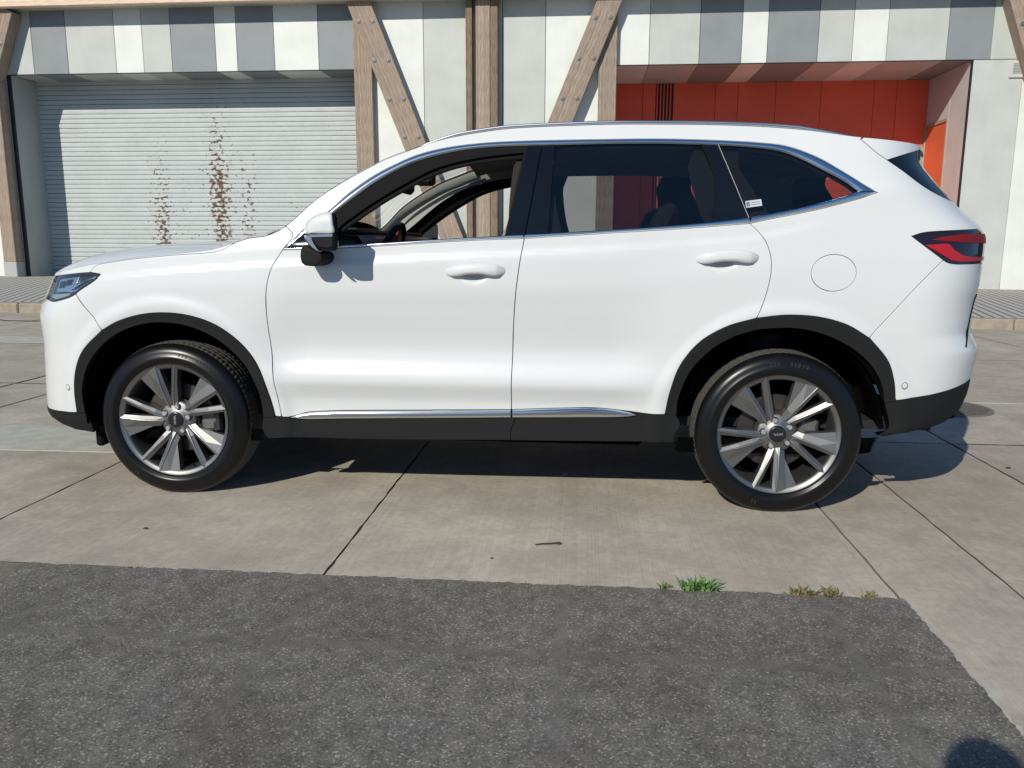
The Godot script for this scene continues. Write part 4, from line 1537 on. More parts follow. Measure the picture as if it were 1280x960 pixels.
	put("hub_cap", cap.mesh(), M.cap_black, w)
	var t2 := TextMesh.new()
	t2.text = "HAVAL"
	t2.font = SystemFont.new()
	t2.font.font_names = PackedStringArray(["Droid Sans"])
	t2.font_size = 32
	t2.pixel_size = 0.00046
	t2.depth = 0.002
	var lt := put("cap_lettering", t2, M.letter_silver, w)
	lt.position = Vector3(0, 0, -0.0142)
	lt.rotation.z = deg_to_rad(186) if turn == 0.0 else deg_to_rad(90) - turn
	var nut := MB.new()
	nut.lathe([Vector2(0.0155, -0.055), Vector2(0.0155, -0.033), Vector2(0.0120, -0.0325)], 20, false)
	var nut2 := MB.new()
	nut2.lathe([Vector2(0.0115, -0.055), Vector2(0.0115, -0.021), Vector2(0.0095, -0.0185), Vector2(0.0, -0.018)], 6, false)
	var nm := nut2.mesh()
	var nr := nut.mesh()
	for k in 5:
		var a := deg_to_rad(72.0 * k + 30)
		var o := put("wheel_nut", nm, M.letter_silver, w)
		o.position = Vector3(cos(a), sin(a), 0) * 0.060
		var o2 := put("nut_seat", nr, M.alloy_dark, w)
		o2.position = o.position
	var valve := MB.new()
	valve.tube([P.call(0.90, -51.0, -0.03), P.call(0.84, -51.0, -0.012)], 0.004, 8)
	put("valve", valve.mesh(), M.rubber_seal, w)
	w.rotation.z = turn
	return w

func brake_parts(w: Node3D, turn: float) -> void:
	var disc := MB.new()
	disc.lathe([Vector2(0.165, -0.098), Vector2(0.165, -0.084), Vector2(0.163, -0.082), Vector2(0.098, -0.082), Vector2(0.095, -0.060), Vector2(0.0, -0.060)], 60, false)
	put("brake_disc", disc.mesh(), M.disc_steel, w)
	var cal := MB.new()
	var at := Transform3D(Basis(Vector3(0, 0, 1), -turn), Vector3.ZERO)
	for q in [[0.128, 0.062, 0.0]]:
		cal.box(Vector3(0.100, -0.075, -0.125), Vector3(0.185, 0.060, -0.062), 0.012, at)
		cal.box(Vector3(0.118, -0.050, -0.066), Vector3(0.172, -0.012, -0.054), 0.006, at)
		cal.box(Vector3(0.118, 0.006, -0.066), Vector3(0.172, 0.040, -0.054), 0.006, at)
	put("brake_caliper", cal.mesh(), M.caliper, w)
	var back := MB.new()
	back.lathe([Vector2(0.230, -0.17), Vector2(0.0, -0.17)], 40, false)
	put("backing_plate", back.mesh(), M.wheelhouse, w)

# a lump with the given outline in (x, y), drawn along z through scaled sections
func loft(shape: PackedVector2Array, sections: Array, at: Vector3) -> MB:
	var mb := MB.new()
	var c := Vector2.ZERO
	for p in shape:
		c += p
	c /= shape.size()
	var rows := []
	for s in sections:      # [z, scale x, scale y, dx, dy]
		var row := PackedVector3Array()
		for p in shape:
			var q: Vector2 = c + (p - c) * Vector2(s[1], s[2]) + Vector2(s[3], s[4])
			row.append(at + Vector3(q.x, q.y, s[0]))
		rows.append(row)
	var mid := at + Vector3(c.x, c.y, (sections[0][0] + sections[sections.size() - 1][0]) * 0.5)
	mb.grid(rows, func(p): return p - mid, false, true)
	for e in [0, rows.size() - 1]:
		var cen := Vector3.ZERO
		for p in rows[e]:
			cen += p
		cen /= rows[e].size()
		for i in rows[e].size():
			mb.flat(rows[e][i], rows[e][(i + 1) % rows[e].size()], cen, Vector3(0, 0, -1 if e == 0 else 1) * (1.0 if sections[sections.size() - 1][0] > sections[0][0] else -1.0))
	return mb

func shifted(called: String, by: float) -> PackedVector2Array:
	var out := edge(called)
	for i in out.size():
		out[i].x += by
	return out

func turned(L: PackedVector2Array) -> PackedVector2Array:
	var out := L.duplicate()
	out.reverse()
	return out

func V2(list: Array) -> PackedVector2Array:
	var out := PackedVector2Array()
	for i in range(0, list.size(), 2):
		out.append(Vector2(list[i], list[i + 1]))
	return out

func side_at(x: float, y: float) -> Array:
	return on_side(Vector2(s_of(x, y), y))

func build_car() -> void:
	build_side_grid()
	var car := thing("white_suv", "white sport utility vehicle parked side on with its front side window open", "car", Vector3(0, 0, -HALF))
	var C := [car, car]
	var s_min := grid_s[0]
	var s_max := grid_s[grid_s.size() - 1]
	# ---- outlines
	var dlo := outline(["dlo_top", "belt_quarter", "belt_rear-", "belt_front-"])
	var dlo_in := outline(["dlo_in_top", "dlo_in_low"])
	var opening := outline(["open_top", "open_rear", "open_low", "open_front"])
	# ---- black shell behind all gaps
	var shell_shape := outline([Vector2(s_min, 0.26), Vector2(-2.002, 0.30), Vector2(1.944, 0.34), Vector2(s_max, 0.40), Vector2(s_max, 1.22), Vector2(2.120, 1.38), top_edge(1.93, -2.12, 0.012), Vector2(s_min, 0.93)])
	var holes := [dlo_in]
	for q in [Vector2(-1.369, 0.36), Vector2(1.369, 0.36)]:
		holes.append(ring(q.x, q.y, 0.452, 0.452, 48))
	both("body_shell", skin(shell_shape, -0.024, 0.0, 0.0, holes), M.shell_black, C)
	# ---- doors
	var fd := both("front_door", skin(outline(["belt_front", "shut_mid", "low_front-", "door_front-"])), M.white_paint, C)
	var rd := both("rear_door", skin(outline(["belt_rear", "door_rear", "arch_rear_a-", "low_rear-", "shut_mid-"])), M.white_paint, C)
	# ---- fender, bumpers, body side
	var fender := outline(["hood_line", top_edge(-1.035, -0.775), "pillar_gap", "door_front", edge("arch_front_a"), "gap_front", "lamp_front_low", raw("lamp_front_top")[0]])
	both("front_fender", skin(fender), M.white_paint, C)
	var fb_shape := outline(["gap_front-", "arch_front_b", "bumper_low", Vector2(-2.174, 0.352), Vector2(-2.302, 0.352), Vector2(-2.302, 0.60), Vector2(-2.200, 0.70), Vector2(-2.238, 0.84), "lamp_front_under"])
	var fb := both("front_bumper", skin(fb_shape), M.white_paint, C)
	var flap := ring(1.5455, 1.0515, 0.094, 0.078)
	var uni := outline(["dlo_top", "belt_quarter", "door_rear", "arch_rear_b", "gap_rear", "lamp_front", "lamp_top", "gate_edge", "glass_low", "spoiler_gap", top_edge(1.66, -0.775), "pillar_gap"])
	var us := both("body_side", skin(uni, 0.0, 0.0026, 0.016, [flap]), M.white_paint, C)
	both("fuel_flap", skin(flap, 0.0, 0.0045, 0.016), M.white_paint, us)
	var rb_shape := outline(["gap_rear", "lamp_low", Vector2(2.250, 1.07), Vector2(2.350, 0.98), Vector2(2.375, 0.80), Vector2(s_max - 0.001, 0.735), Vector2(s_max - 0.001, 0.52), Vector2(2.250, 0.49), PackedVector2Array([raw("rear_low_top")[4], raw("rear_low_top")[3], raw("rear_low_top")[2]]), raw("rear_low_top")[1], "arch_rear_c-"])
	var rb := both("rear_bumper", skin(rb_shape), M.white_paint, C)
	# slit beside the rear corner
	var slit := MB.new()
	var slit_pts := []
	for q in [Vector2(2.222, 0.955), Vector2(2.20, 0.93), Vector2(2.185, 0.88), Vector2(2.168, 0.82), Vector2(2.152, 0.765), Vector2(2.14, 0.738)]:
		var r := side_at(q.x, q.y)
		slit_pts.append(r[0])
	slit.tube(slit_pts, 0.0045, 6)
	both("bumper_slit", slit, M.rubber_seal, rb)
	for q in [[-1.894, 0.492, fb], [1.874, 0.580, rb]]:
		var r := side_at(q[0], q[1])
		var sen := MB.new()
		var zz: Vector3 = r[1]
		var xx := Vector3.UP.cross(zz).normalized()
		sen.lathe([Vector2(0.0115, -0.004), Vector2(0.0115, 0.0024), Vector2(0.0100, 0.0034), Vector2(0.0, 0.0036)], 24, false, Transform3D(Basis(xx, zz.cross(xx), zz), r[0]))
		both("parking_sensor", sen, M.white_paint, q[2])
		var gapm := MB.new()
		gapm.lathe([Vector2(0.0150, -0.004), Vector2(0.0150, 0.0018), Vector2(0.0116, 0.0018)], 24, false, Transform3D(Basis(xx, zz.cross(xx), zz), r[0]))
		both("sensor_ring", gapm, M.satin_silver, q[2])
	# ---- black lower parts
	both("front_lip", skin(outline([raw("lip_end")[2], "bumper_low", Vector2(-2.174, 0.352), Vector2(s_min + 0.001, 0.352), Vector2(s_min + 0.001, 0.26), Vector2(-2.264, 0.272), "lip_low", "lip_end"]), 0.003, 0.0015, 0.03), M.black_cladding, C)
	both("arch_cladding", skin(outline(["arch_front_a", "arch_front_b", "arch_front_in"]), 0.008, 0.0008, 0.035), M.black_cladding, C)
	both("arch_cladding", skin(outline(["arch_rear_a", "arch_rear_in_a-"]), 0.008, 0.0012, 0.035), M.black_cladding, rd)
	both("arch_cladding", skin(outline(["arch_rear_b", "arch_rear_c", "arch_rear_in_b-"]), 0.008, 0.0012, 0.035), M.black_cladding, C)
	both("sill_cladding", skin(outline([raw("arch_front_in")[13], raw("low_front")[0], "low_front", "sill_low_front-", raw("arch_front_in")[13] + Vector2(0.02, -0.10)]), 0.006, 0.0012, 0.04), M.black_cladding, fd)
	both("sill_cladding", skin(outline(["low_rear", raw("arch_rear_in_a")[0], "sill_low_rear-"]), 0.006, 0.0012, 0.04), M.black_cladding, rd)
	both("rear_lower_bumper", skin(outline(["rear_low_top", Vector2(2.250, 0.49), Vector2(s_max - 0.001, 0.515), Vector2(s_max - 0.001, 0.36), Vector2(2.350, 0.36), "rear_low_bottom"]), 0.004, 0.0015, 0.04), M.black_cladding, C)
	# ---- bright strips low on the doors and round the windows
	both("door_strip", moulding(edge("strip_front_top"), edge("strip_front_low"), 60, 0.012, 0.004), M.chrome, fd)
	both("door_strip", moulding(edge("strip_rear_top"), edge("strip_rear_low"), 44, 0.012, 0.004), M.chrome, rd)
	both("window_trim", moulding(edge("dlo_top"), edge("dlo_in_top"), 160, 0.006, -0.001, 6), M.chrome, us)
	both("belt_trim", moulding(outline(["belt_front"]), outline([PackedVector2Array(Array(edge("dlo_in_low-")).filter(func(p): return p.x < raw("belt_front")[5].x - 0.001))]), 60, 0.007, -0.001, 6), M.chrome, fd)
	both("belt_trim", moulding(outline(["belt_rear"]), outline([PackedVector2Array(Array(edge("dlo_in_low-")).filter(func(p): return p.x > raw("belt_rear")[0].x and p.x < raw("quarter_front")[2].x))]), 60, 0.007, -0.001, 6), M.chrome, rd)
	both("belt_trim", moulding(outline(["belt_quarter-"]), outline([PackedVector2Array(Array(edge("dlo_in_low-")).filter(func(p): return p.x > raw("quarter_front")[2].x)), edge("belt_quarter")[0] + Vector2(-0.012, 0.0)]), 50, 0.007, -0.001, 6), M.chrome, us)
	# ---- window parts
	var sg := edge("shut_glass")
	var front_frame := outline(["dlo_in_top", "dlo_in_low"])
	var left_of := outline([Vector2(-1.6, 1.0), Vector2(raw("shut_glass")[1].x - 0.006, 1.0), "shut_glass-", Vector2(raw("shut_glass")[0].x, 1.8), Vector2(-1.6, 1.8)])
	var frame_area: PackedVector2Array = Geometry2D.intersect_polygons(front_frame, left_of)[0]
	both("window_seal", skin(frame_area, -0.004, 0.001, 0.03, [opening]), M.rubber_seal, fd)
	var inner_seal := MB.new()
	inner_seal = moulding(edge("open_top"), resample(offset_line(edge("open_top"), -0.020), 60), 60, 0.006, -0.024, 6)
	both("door_seal", inner_seal, M.rubber_seal, fd)
	var gloss := outline(["pillar_front_line", turned(shifted("shut_glass", -0.004))])
	both("pillar_trim", skin(gloss, 0.001, 0.0, 0.02), M.gloss_black, fd)
	var corner_glass := outline([raw("dlo_in_top")[0], raw("dlo_in_top")[1], raw("dlo_in_top")[2], raw("dlo_in_top")[3] + Vector2(-0.01, -0.005), raw("open_top")[1] + Vector2(-0.03, 0.0), raw("open_front")[0] + Vector2(-0.012, 0.0), raw("dlo_in_low")[11], raw("dlo_in_low")[12]])
	both("corner_trim", skin(corner_glass, 0.0, 0.001, 0.02), M.gloss_black, fd)
	both("pillar_trim", skin(outline([turned(shifted("shut_glass", 0.003)), "rear_glass_front"]), 0.001, 0.001, 0.02), M.gloss_black, rd)
	var rear_glass := outline([clip_between("dlo_in_top", raw("rear_glass_front")[0].x, raw("rear_glass_back")[0].x), "rear_glass_back", clip_between("dlo_in_low", raw("rear_glass_front")[1].x, raw("rear_glass_back")[2].x), "rear_glass_front-"])
	both("window_glass", skin(rear_glass, -0.006, 0.001, 0.0), M.tinted_glass, rd)
	var rear_post := outline([clip_between("dlo_in_top", raw("rear_glass_back")[0].x, raw("quarter_front")[0].x - 0.006), shifted("quarter_front", -0.006), clip_between("dlo_in_low", raw("rear_glass_back")[2].x, raw("quarter_front")[2].x - 0.006), "rear_glass_back-"])
	both("pillar_trim", skin(rear_post, 0.0, 0.001, 0.02), M.gloss_black, rd)
	var post_line := MB.new()
	var pl := []
	for p in edge("rear_glass_back"):
		var r := on_side(p)
		pl.append(r[0] + r[1] * 0.001)
	post_line.tube(pl, 0.0025, 6)
	both("glass_run", post_line, M.rubber_seal, rd)
	var q_line := MB.new()
	pl = []
	for p in edge("quarter_front"):
		var r := on_side(p + Vector2(-0.004, 0))
		pl.append(r[0] + r[1] * 0.002)
	q_line.tube(pl, 0.0022, 6)
	both("door_edge_trim", q_line, M.alloy, rd)
	var q_glass := outline(["quarter_front-", clip_between("dlo_in_top", raw("quarter_front")[0].x, 9.0), clip_between("dlo_in_low", raw("quarter_front")[2].x, 9.0)])
	var qg := both("quarter_glass", skin(q_glass, -0.005, 0.001, 0.0), M.tinted_glass, us)
	# small label stuck on the quarter glass
	var lab := MB.new()
	var l0 := side_at(1.215, 1.336)
	var lx: Vector3 = (side_at(1.245, 1.340)[0] - l0[0]).normalized()
	var lz: Vector3 = l0[1]
	var ly := lz.cross(lx).normalized()
	var lat := Transform3D(Basis(lx, ly, lz), l0[0] - lz * 0.0035)
	lab.box(Vector3(-0.033, -0.0145, -0.0005), Vector3(0.033, 0.0145, 0.0006), 0.0, lat)
	var stk := put("sticker", lab.mesh(), M.sticker_white, us[0])
	var lb := MB.new()
	lb.box(Vector3(-0.030, -0.010, 0.0006), Vector3(-0.016, 0.010, 0.0009), 0.0, lat)
	for k in 2:
		lb.box(Vector3(-0.010, -0.006 + k * 0.009, 0.0006), Vector3(0.026, -0.003 + k * 0.009, 0.0009), 0.0, lat)
	put("sticker_print", lb.mesh(), M.sticker_blue, us[0])
	# ---- handles
	for q in [[-0.014, 1.0485, fd], [1.0445, 1.108, rd]]:
		var hb := MB.new()
		var rows := []
		var cx: float = q[0] + 0.064
		var L := 0.134
		for i in 25:
			var t := -1.0 + 2.0 * i / 24.0
			var x := cx + t * L
			var prof := pow(maxf(1.0 - t * t, 0.0), 0.62)
			var tallness := 0.005 + 0.0295 * prof * (1.0 + 0.10 * t)
			var lift := 0.003 + 0.032 * pow(maxf(1.0 - pow(absf(t), 3.0), 0.0), 0.7)
			var yc: float = q[1] + 0.003 * (1.0 - t * t) + 0.004 * t
			var base: Vector3 = side_at(x, yc)[0]
			var nrm: Vector3 = side_at(x, yc)[1]
			if absf(x - cx) < 0.09:
				base.z = lerpf(side_at(cx - 0.09, yc)[0].z, side_at(cx + 0.09, yc)[0].z, (x - cx + 0.09) / 0.18)
			var row := PackedVector3Array()
			for k in 20:
				var a := TAU * k / 20
				var c := cos(a)
				var s := sin(a)
				var yy := s * tallness * (1.0 if s > 0 else lerpf(0.42, 0.95, smoothstep(0.10, 0.85, absf(t))))
				row.append(Vector3(x, yc + yy, base.z + lift * (0.55 + 0.45 * c) - (0.006 if absf(t) > 0.75 else 0.0)))
			rows.append(row)
		hb.grid(rows, func(p): return Vector3(0, p.y - q[1], 0.35 if p.z > 0.915 else -0.4), false, true)
		both("handle", hb, M.white_paint, q[2])
	# ---- hood
	var hood := MB.new()
	hood = top_skin(-2.185, -0.885, -1.0, 1.0, 90, 96)
	put("hood", hood.mesh(), M.white_paint, car)
	var hb_shape := outline(["hood_line", top_edge(-1.035, -2.12), raw("lamp_front_top")[2] + Vector2(0.004, 0.006), edge("lamp_front_top-")])
	var hood_edge := skin(hb_shape, 0.0, 0.0015, 0.012)
	both("hood_edge", hood_edge, M.white_paint, [car.get_node("hood"), car.get_node("hood")])
	var cowl := top_skin(-0.92, -0.80, -0.88, 0.88, 6, 20, -0.03)
	put("cowl", cowl.mesh(), M.rubber_seal, car)
	# ---- windshield with painted border
	put("windshield", top_skin(-0.86, -0.13, -0.90, 0.90, 40, 28, 0.004).mesh(), M.clear_glass, car)
	for sq in [-1.0, 1.0]:
		put("windshield_pillar", top_skin(-0.86, -0.10, sq * 0.90, sq * 1.0, 40, 3).mesh(), M.white_paint, car)
	put("windshield_border", top_skin(-0.87, -0.81, -0.90, 0.90, 6, 24, 0.001).mesh(), M.gloss_black, car)
	# ---- roof, spoiler
	put("roof", top_skin(-0.13, 1.6635, -1.0, 1.0, 60, 30).mesh(), M.white_paint, car)
	var spo := put("roof_spoiler", top_skin(1.664, 2.075, -0.985, 0.985, 20, 24).mesh(), M.white_paint, car)
	var sp_side := outline([PackedVector2Array(edge("spoiler_gap-")), "fin_top", Vector2(s_of(2.05, 1.548), 1.548), Vector2(s_max - 0.02, 1.552), Vector2(s_max - 0.02, 1.568), top_edge(2.06, 1.664)])
	both("spoiler_side", skin(sp_side), M.white_paint, [spo, spo])
	# rear glass, fins, tailgate
	var g_in := S_REAR + REAR_CORNER * 0.742
	both("spoiler_fin", skin(outline(["fin_top", Vector2(g_in, 1.545), Vector2(g_in, 1.40), "glass_low"]), 0.001, 0.0015), M.gloss_black, C)
	both("rear_window", skin(outline([Vector2(g_in, 1.545), Vector2(s_max, 1.55), Vector2(s_max, 1.30), Vector2(g_in + 0.06, 1.31), Vector2(g_in, 1.395)]), -0.003, 0.0015, 0.0), M.tinted_glass, C)
	both("tailgate", skin(outline(["gate_edge", Vector2(g_in, 1.385), Vector2(g_in + 0.06, 1.30), Vector2(s_max, 1.29), Vector2(s_max, 0.74), Vector2(2.378, 0.80), Vector2(2.357, 0.98), Vector2(2.256, 1.072), Vector2(2.400, 1.085), Vector2(2.412, 1.235)])), M.white_paint, C)
	# ---- tail lamps
	var lamp_shape := outline(["lamp_front", "lamp_top", Vector2(2.400, 1.232), Vector2(2.400, 1.09), Vector2(2.250, 1.083), "lamp_low-"])
	var tl := both("tail_lamp", skin(lamp_shape, -0.001, 0.0015, 0.02), M.lamp_red_dark, C)
	both("brake_light", skin(outline([V2([1.868, 1.166, 1.952, 1.172, 1.973, 1.168, 1.995, 1.146, 2.044, 1.124, 2.092, 1.118, 2.375, 1.116, 2.375, 1.102, 2.036, 1.100, 1.984, 1.106])]), 0.002, 0.0, 0.004), M.lamp_red_bright, tl)
	both("light_bar", skin(outline([V2([1.892, 1.186, 1.944, 1.200, 2.036, 1.210, 2.394, 1.216, 2.394, 1.172, 2.079, 1.176, 1.992, 1.180])]), 0.0025, 0.0, 0.006), M.lamp_red, tl)
	# ---- headlamps
	var hl := outline(["lamp_front_low", raw("lamp_front_top")[0], "lamp_front_top", Vector2(-2.379, 0.955), Vector2(-2.379, 0.885), "lamp_front_under"])
	var lamp := both("headlight", skin(hl, -0.016, 0.001, 0.0), M.lamp_bezel, C)
	both("lens", skin(hl, 0.0015, 0.0012, 0.0), M.lamp_glass, lamp)
	both("lamp_border", skin(hl, -0.0005, 0.0012, 0.012, [shrink(hl, 0.011)]), M.gloss_black, lamp)
	both("reflector", skin(along(V2([-1.943, 0.998, -1.796, 1.012, -1.810, 0.980, -1.868, 0.944, -1.962, 0.935])), -0.012, 0.0, 0.004), M.lamp_reflector, lamp)
	both("projector", skin(along(V2([-1.925, 0.985, -1.885, 0.990, -1.890, 0.962, -1.932, 0.957])), -0.007, 0.0, 0.006), M.gloss_black, lamp)
	both("projector", skin(along(V2([-1.870, 0.995, -1.835, 0.999, -1.842, 0.976, -1.876, 0.970])), -0.007, 0.0, 0.006), M.gloss_black, lamp)
	both("daytime_light", skin(along(V2([-1.864, 0.940, -1.806, 0.973, -1.692, 1.017, -1.680, 1.016, -1.697, 1.002, -1.769, 0.958, -1.821, 0.940])), -0.007, 0.0, 0.006), M.lamp_reflector, lamp)
	both("side_marker", skin(along(V2([-1.992, 0.925, -1.830, 0.935, -1.874, 0.911, -1.939, 0.904, -1.986, 0.909])), -0.009, 0.0, 0.004), M.lamp_pale, lamp)
	for k in 5:
		var rx := -1.824 + k * 0.0165
		var ry := 0.952 + k * 0.0093
		both("lamp_rib", skin(along(V2([rx, ry, rx + 0.046, ry + 0.0145, rx + 0.049, ry + 0.011, rx + 0.005, ry - 0.0035])), -0.004, 0.0, 0.004), M.gloss_black, lamp)
	# ---- grille and the middle of the nose
	var gr := put("grille", join2(skin(outline([Vector2(-2.302, 0.352), Vector2(s_min, 0.352), Vector2(s_min, 0.86), Vector2(-2.264, 0.86), Vector2(-2.200, 0.70), Vector2(-2.302, 0.60)]), -0.01, 0.001, 0.0)).mesh(), M.gloss_black, car)
	for k in 7:
		var y := 0.42 + k * 0.06
		both("grille_bar", skin(outline([Vector2(-2.12, y), Vector2(s_min, y), Vector2(s_min, y + 0.014), Vector2(-2.12, y + 0.014)]), -0.002, 0.0, 0.01), M.satin_silver, [gr, gr])
	both("nose_panel", skin(outline([Vector2(-2.379, 0.95), Vector2(s_min, 0.95), Vector2(s_min, 0.862), Vector2(-2.264, 0.862), Vector2(-2.226, 0.885), Vector2(-2.379, 0.886)]), 0.0, 0.001, 0.01), M.white_paint, C)
	# ---- roof rails
	var rail := MB.new()
	var rp := []
	for i in 41:
		var x := lerpf(-0.24, 1.64, i / 40.0)
		var e := curve(ROOF_EDGE, x)
		var up := 0.013 * minf(1.0, minf(i / 4.0, (40 - i) / 5.0)) - 0.004
		rp.append(Vector3(x, e + up, side_z(x, e) - 0.020))
	rail.tube(rp, 0.013, 10, 0.65)
	both("roof_rail", rail, M.satin_silver, C)
	# ---- antenna fin
	var fin := loft(V2([0.0, 0.0, 0.13, 0.0, 0.125, 0.045, 0.11, 0.058, 0.085, 0.055, 0.03, 0.022]), [[-0.022, 1.0, 0.4, 0, -0.012], [-0.012, 0.97, 0.9, 0, 0], [0.0, 0.97, 1.0, 0, 0], [0.012, 0.97, 0.9, 0, 0], [0.022, 1.0, 0.4, 0, -0.012]], Vector3(1.50, 1.672, 0.0))
	put("antenna", fin.mesh(), M.white_paint, car)
	# ---- door mirrors
	build_mirrors(car)
	# ---- wheels
	var turn := [deg_to_rad(-20.0), 0.0]
	for k in 2:
		for far in [false, true]:
			var w := make_wheel(turn[k] + (1.0 if far else 0.0))
			w.name = numbered(car, "wheel")
			car.add_child(w, true)
			brake_parts(w, w.rotation.z)
			w.position = Vector3(-WHEEL_X if k == 0 else WHEEL_X, WHEEL_Y, HALF - 0.014)
			if far:
				w.rotation = Vector3(0, PI, -w.rotation.z)
				w.position.z = -(HALF - 0.014)
	# ---- wheel houses
	for cx in [-WHEEL_X, WHEEL_X]:
		var arch := MB.new()
		var rows := []
		for i in 33:
			var a := lerpf(0.12, PI - 0.06, i / 32.0) if cx > 0 else lerpf(0.12, PI + 0.10, i / 32.0)
			var row := PackedVector3Array()
			for z in [0.885, 0.86, 0.75, 0.62, 0.615]:
				var r := 0.425 if z < 0.88 else 0.440
				if z < 0.62:
					r = 0.05
				row.append(Vector3(cx + cos(a) * r, 0.365 + sin(a) * r, z))
			rows.append(row)
		var cc := Vector3(cx, 0.365, 0.9)
		arch.grid(rows, func(p): return cc - p)
		both("wheel_house", arch, M.wheelhouse, C)
	# ---- floor pan
	var pan := MB.new()
	pan.box(Vector3(-0.90, 0.255, -0.78), Vector3(0.80, 0.36, 0.78), 0.02)
	pan.box(Vector3(-1.95, 0.30, -0.60), Vector3(-0.93, 0.40, 0.60), 0.02)
	pan.box(Vector3(0.80, 0.42, -0.45), Vector3(1.75, 0.56, 0.45), 0.02)
	put("floor_pan", pan.mesh(), M.wheelhouse, car)
	var flapm := MB.new()
	flapm.box(Vector3(-1.83, 0.19, 0.50), Vector3(-1.79, 0.33, 0.80), 0.01)
	both("air_flap", flapm, M.rubber_seal, C)
	build_cabin(car, dlo_in, opening)

func shrink(shape: PackedVector2Array, by: float) -> PackedVector2Array:
	var s := shape.duplicate()
	if Geometry2D.is_polygon_clockwise(s):
		s.reverse()
	var o := Geometry2D.offset_polygon(s, -by, Geometry2D.JOIN_ROUND)
	var best: PackedVector2Array = o[0]
	for q in o:
		if q.size() > best.size():
			best = q
	return best

func join2(mb: MB) -> MB:
	var c := mb.v.size()
	for i in range(0, c, 3):
		for k in [0, 2, 1]:
			var p := mb.v[i + k]
			var q := mb.n[i + k]
			mb.v.append(Vector3(p.x, p.y, -p.z))
			mb.n.append(Vector3(q.x, q.y, -q.z))
			mb.uv.append(Vector2.ZERO)
	return mb

func offset_line(L: PackedVector2Array, by: float) -> PackedVector2Array:
	var out := PackedVector2Array()
	for i in L.size():
		var d := (L[mini(i + 1, L.size() - 1)] - L[maxi(i - 1, 0)]).normalized()
		out.append(L[i] + Vector2(-d.y, d.x) * by)
	return out

# the part of an edge between two stations
func clip_between(called: String, a: float, b: float) -> PackedVector2Array:
	var out := PackedVector2Array()
	for p in edge(called):
		if p.x >= a and p.x <= b:
			out.append(p)
	return out

